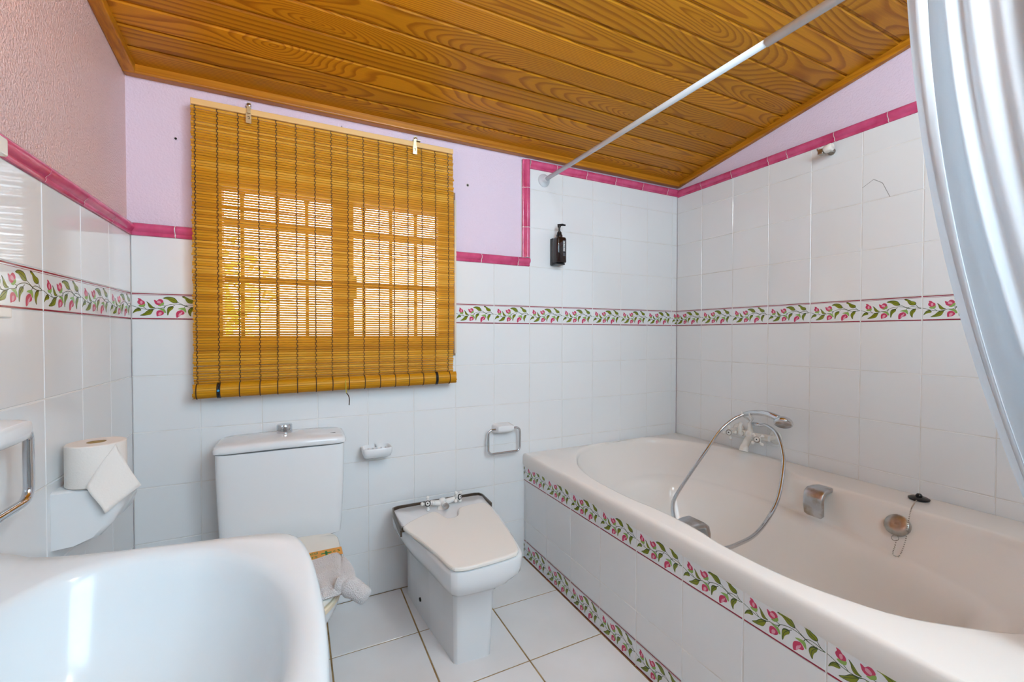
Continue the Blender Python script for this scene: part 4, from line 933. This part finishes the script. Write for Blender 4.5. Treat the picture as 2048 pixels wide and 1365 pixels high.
for x, y in ((.884, -.285),):
    b = MB(); b.box((x - 1.09 - .006, y + .33 - .008, .385), (x - 1.09 + .02, y + .33 + .008, .402)); b.build('hinge', M['dark_metal'], bi, bevel=.002)
b = MB(); b.lathe([(.008, 0), (.008, .004), (.004, .005)], (.967 - 1.09, -.235 + .33, .07), (-1, -.1, 0), 14); b.build('bolt_cap', M['dark'], bi, smooth=True)
bx = empty('bidet_tap', (1.088, -.145, .391), 'white bidet mixer tap with two cross handles', 'tap')
b = MB(); b.lathe([(.024, 0), (.022, .008), (.017, .014), (.017, .034), (.012, .042), (.003, .045)], n=24); b.tube([(-.052, .004, .030), (-.03, .002, .026), (.0, 0, .022), (.03, .002, .026), (.056, .004, .030)], [.010, .012, .014, .012, .010], 14); b.build('body', M['white_plastic'], bx, auto=50)
b = MB(); b.tube([(0, -.010, .024), (.002, -.030, .024), (.003, -.036, .022)], [.012, .012, .0115], 16); b.build('spout', M['white_plastic'], bx, auto=50)
b = MB(); b.tube([(.003, -.034, .023), (.004, -.046, .020)], [.0125, .0125], 16); b.build('nozzle', M['worn_chrome'], bx, auto=50)
cross_handle(bx, (-.066, -.004, .032), (-.35, -1, .35), 'white_plastic', r=.021, rot=.05, k_=1.12, capmat='dark')
cross_handle(bx, (.072, .002, .036), (.75, -1, .2), 'white_plastic', r=.021, rot=.5, k_=1.12, capmat='dark')

# ------------------------------------------------------------------ wash basin in the foreground
ba_ = empty('wash_basin', (0, -1.48, 0), 'large white ceramic wash basin in the left foreground', 'basin')
OB = [(0.004, -1.135), (.10, -1.135), (.161, -1.142), (.234, -1.172), (.351, -1.195), (.46, -1.212), (.510, -1.232), (.530, -1.275), (.542, -1.355), (.548, -1.48), (.542, -1.605), (.530, -1.685), (.510, -1.728), (.46, -1.748), (.351, -1.765), (.234, -1.788), (.161, -1.818), (.10, -1.825), (.004, -1.825)]
IB = [(.516, -1.48), (.508, -1.40), (.478, -1.325), (.425, -1.262), (.37, -1.236), (.315, -1.226), (.262, -1.242), (.228, -1.30), (.212, -1.38), (.206, -1.48), (.212, -1.58), (.228, -1.66), (.262, -1.718), (.315, -1.734), (.37, -1.724), (.425, -1.698), (.478, -1.635), (.508, -1.56)]
NC = Vector((.33, -1.48)); na = sorted([2 * PI * k / 128 for k in range(128)] + [math.atan2(y - NC.y, x - NC.x) % (2 * PI) for x, y in ((.004, -1.135), (.004, -1.825))])
obp = [(OB[0])] + [(p.x, p.y) for p in catmull([(a, c, 0) for a, c in OB[1:-1]], 5)] + [OB[-1]]
no = polar(obp, NC, na); ni = polar([(p.x, p.y) for p in catmull([(a, c, 0) for a, c in IB], 5, True)], NC, na)
def nring(rad, z, f=None): return [(NC.x + r * math.cos(a), NC.y + r * math.sin(a) + 1.48, z + (f(NC.x + r * math.cos(a)) if f else 0)) for r, a in zip(rad, na)]
dk = lambda x: .012 * max(0, min(1, (.20 - x) / .06))
b = MB()
def towall(rad, k):                                    # shrink the outline but keep the wall side at the wall
    return [r * k if NC.x + r * math.cos(a) > .03 else r for r, a in zip(rad, na)]
b.loft([nring(towall([r * .42 for r in no], 1), .62), nring([r * .62 for r in no], .66), nring([r * .86 for r in no], .74), nring([r * .97 for r in no], .80), nring([r - .002 for r in no], .822), nring(no, .83), nring(no, .840, dk), nring([r - .003 for r in no], .847, dk), nring([r - .010 for r in no], .8505, dk),
        nring(mix([r - .010 for r in no], [r + .012 for r in ni], .5), .851, dk), nring([min(r + .012, q - .012) for r, q in zip(ni, no)], .8505, dk), nring([r + .003 for r in ni], .848), nring([r - .004 for r in ni], .841), nring([r * .945 for r in ni], .82), nring([r * .86 for r in ni], .775), nring([r * .74 for r in ni], .735), nring([r * .58 for r in ni], .708), nring([r * .38 for r in ni], .697), nring([r * .15 for r in ni], .692), nring([r * .03 for r in ni], .690)])
b.build('bowl', M['basin_ceramic'], ba_, auto=60)
b = MB(); b.loft([sup(.17, 0, .115, .115, 0, 2.6, 40), sup(.17, 0, .105, .105, .04, 2.6, 40), sup(.17, 0, .085, .085, .35, 2.6, 40), sup(.19, 0, .10, .10, .62, 2.6, 40), sup(.21, 0, .13, .13, .68, 2.6, 40)]); b.build('pedestal', M['basin_ceramic'], ba_, smooth=True)
b = MB(); b.lathe([(.022, .691), (.022, .695), (.012, .696), (.010, .693)], (.33, 0, 0), n=24); b.build('drain', M['chrome'], ba_, auto=40)
bt2 = empty('basin_tap', (.09, -1.48, .862), 'chrome basin tap on the rear deck of the wash basin', 'tap')
b = MB(); b.lathe([(.026, 0), (.024, .01), (.02, .02), (.02, .07), (.014, .08)], n=20); b.tube(catmull([(0, 0, .05), (.06, 0, .062), (.11, 0, .05)], 5), .011, 12); b.build('body', M['chrome'], bt2, auto=45)
b = MB(); b.tube([(0, 0, .08), (.03, 0, .10), (.07, 0, .115)], [.010, .008, .006], 10); b.build('lever', M['chrome'], bt2, smooth=True)
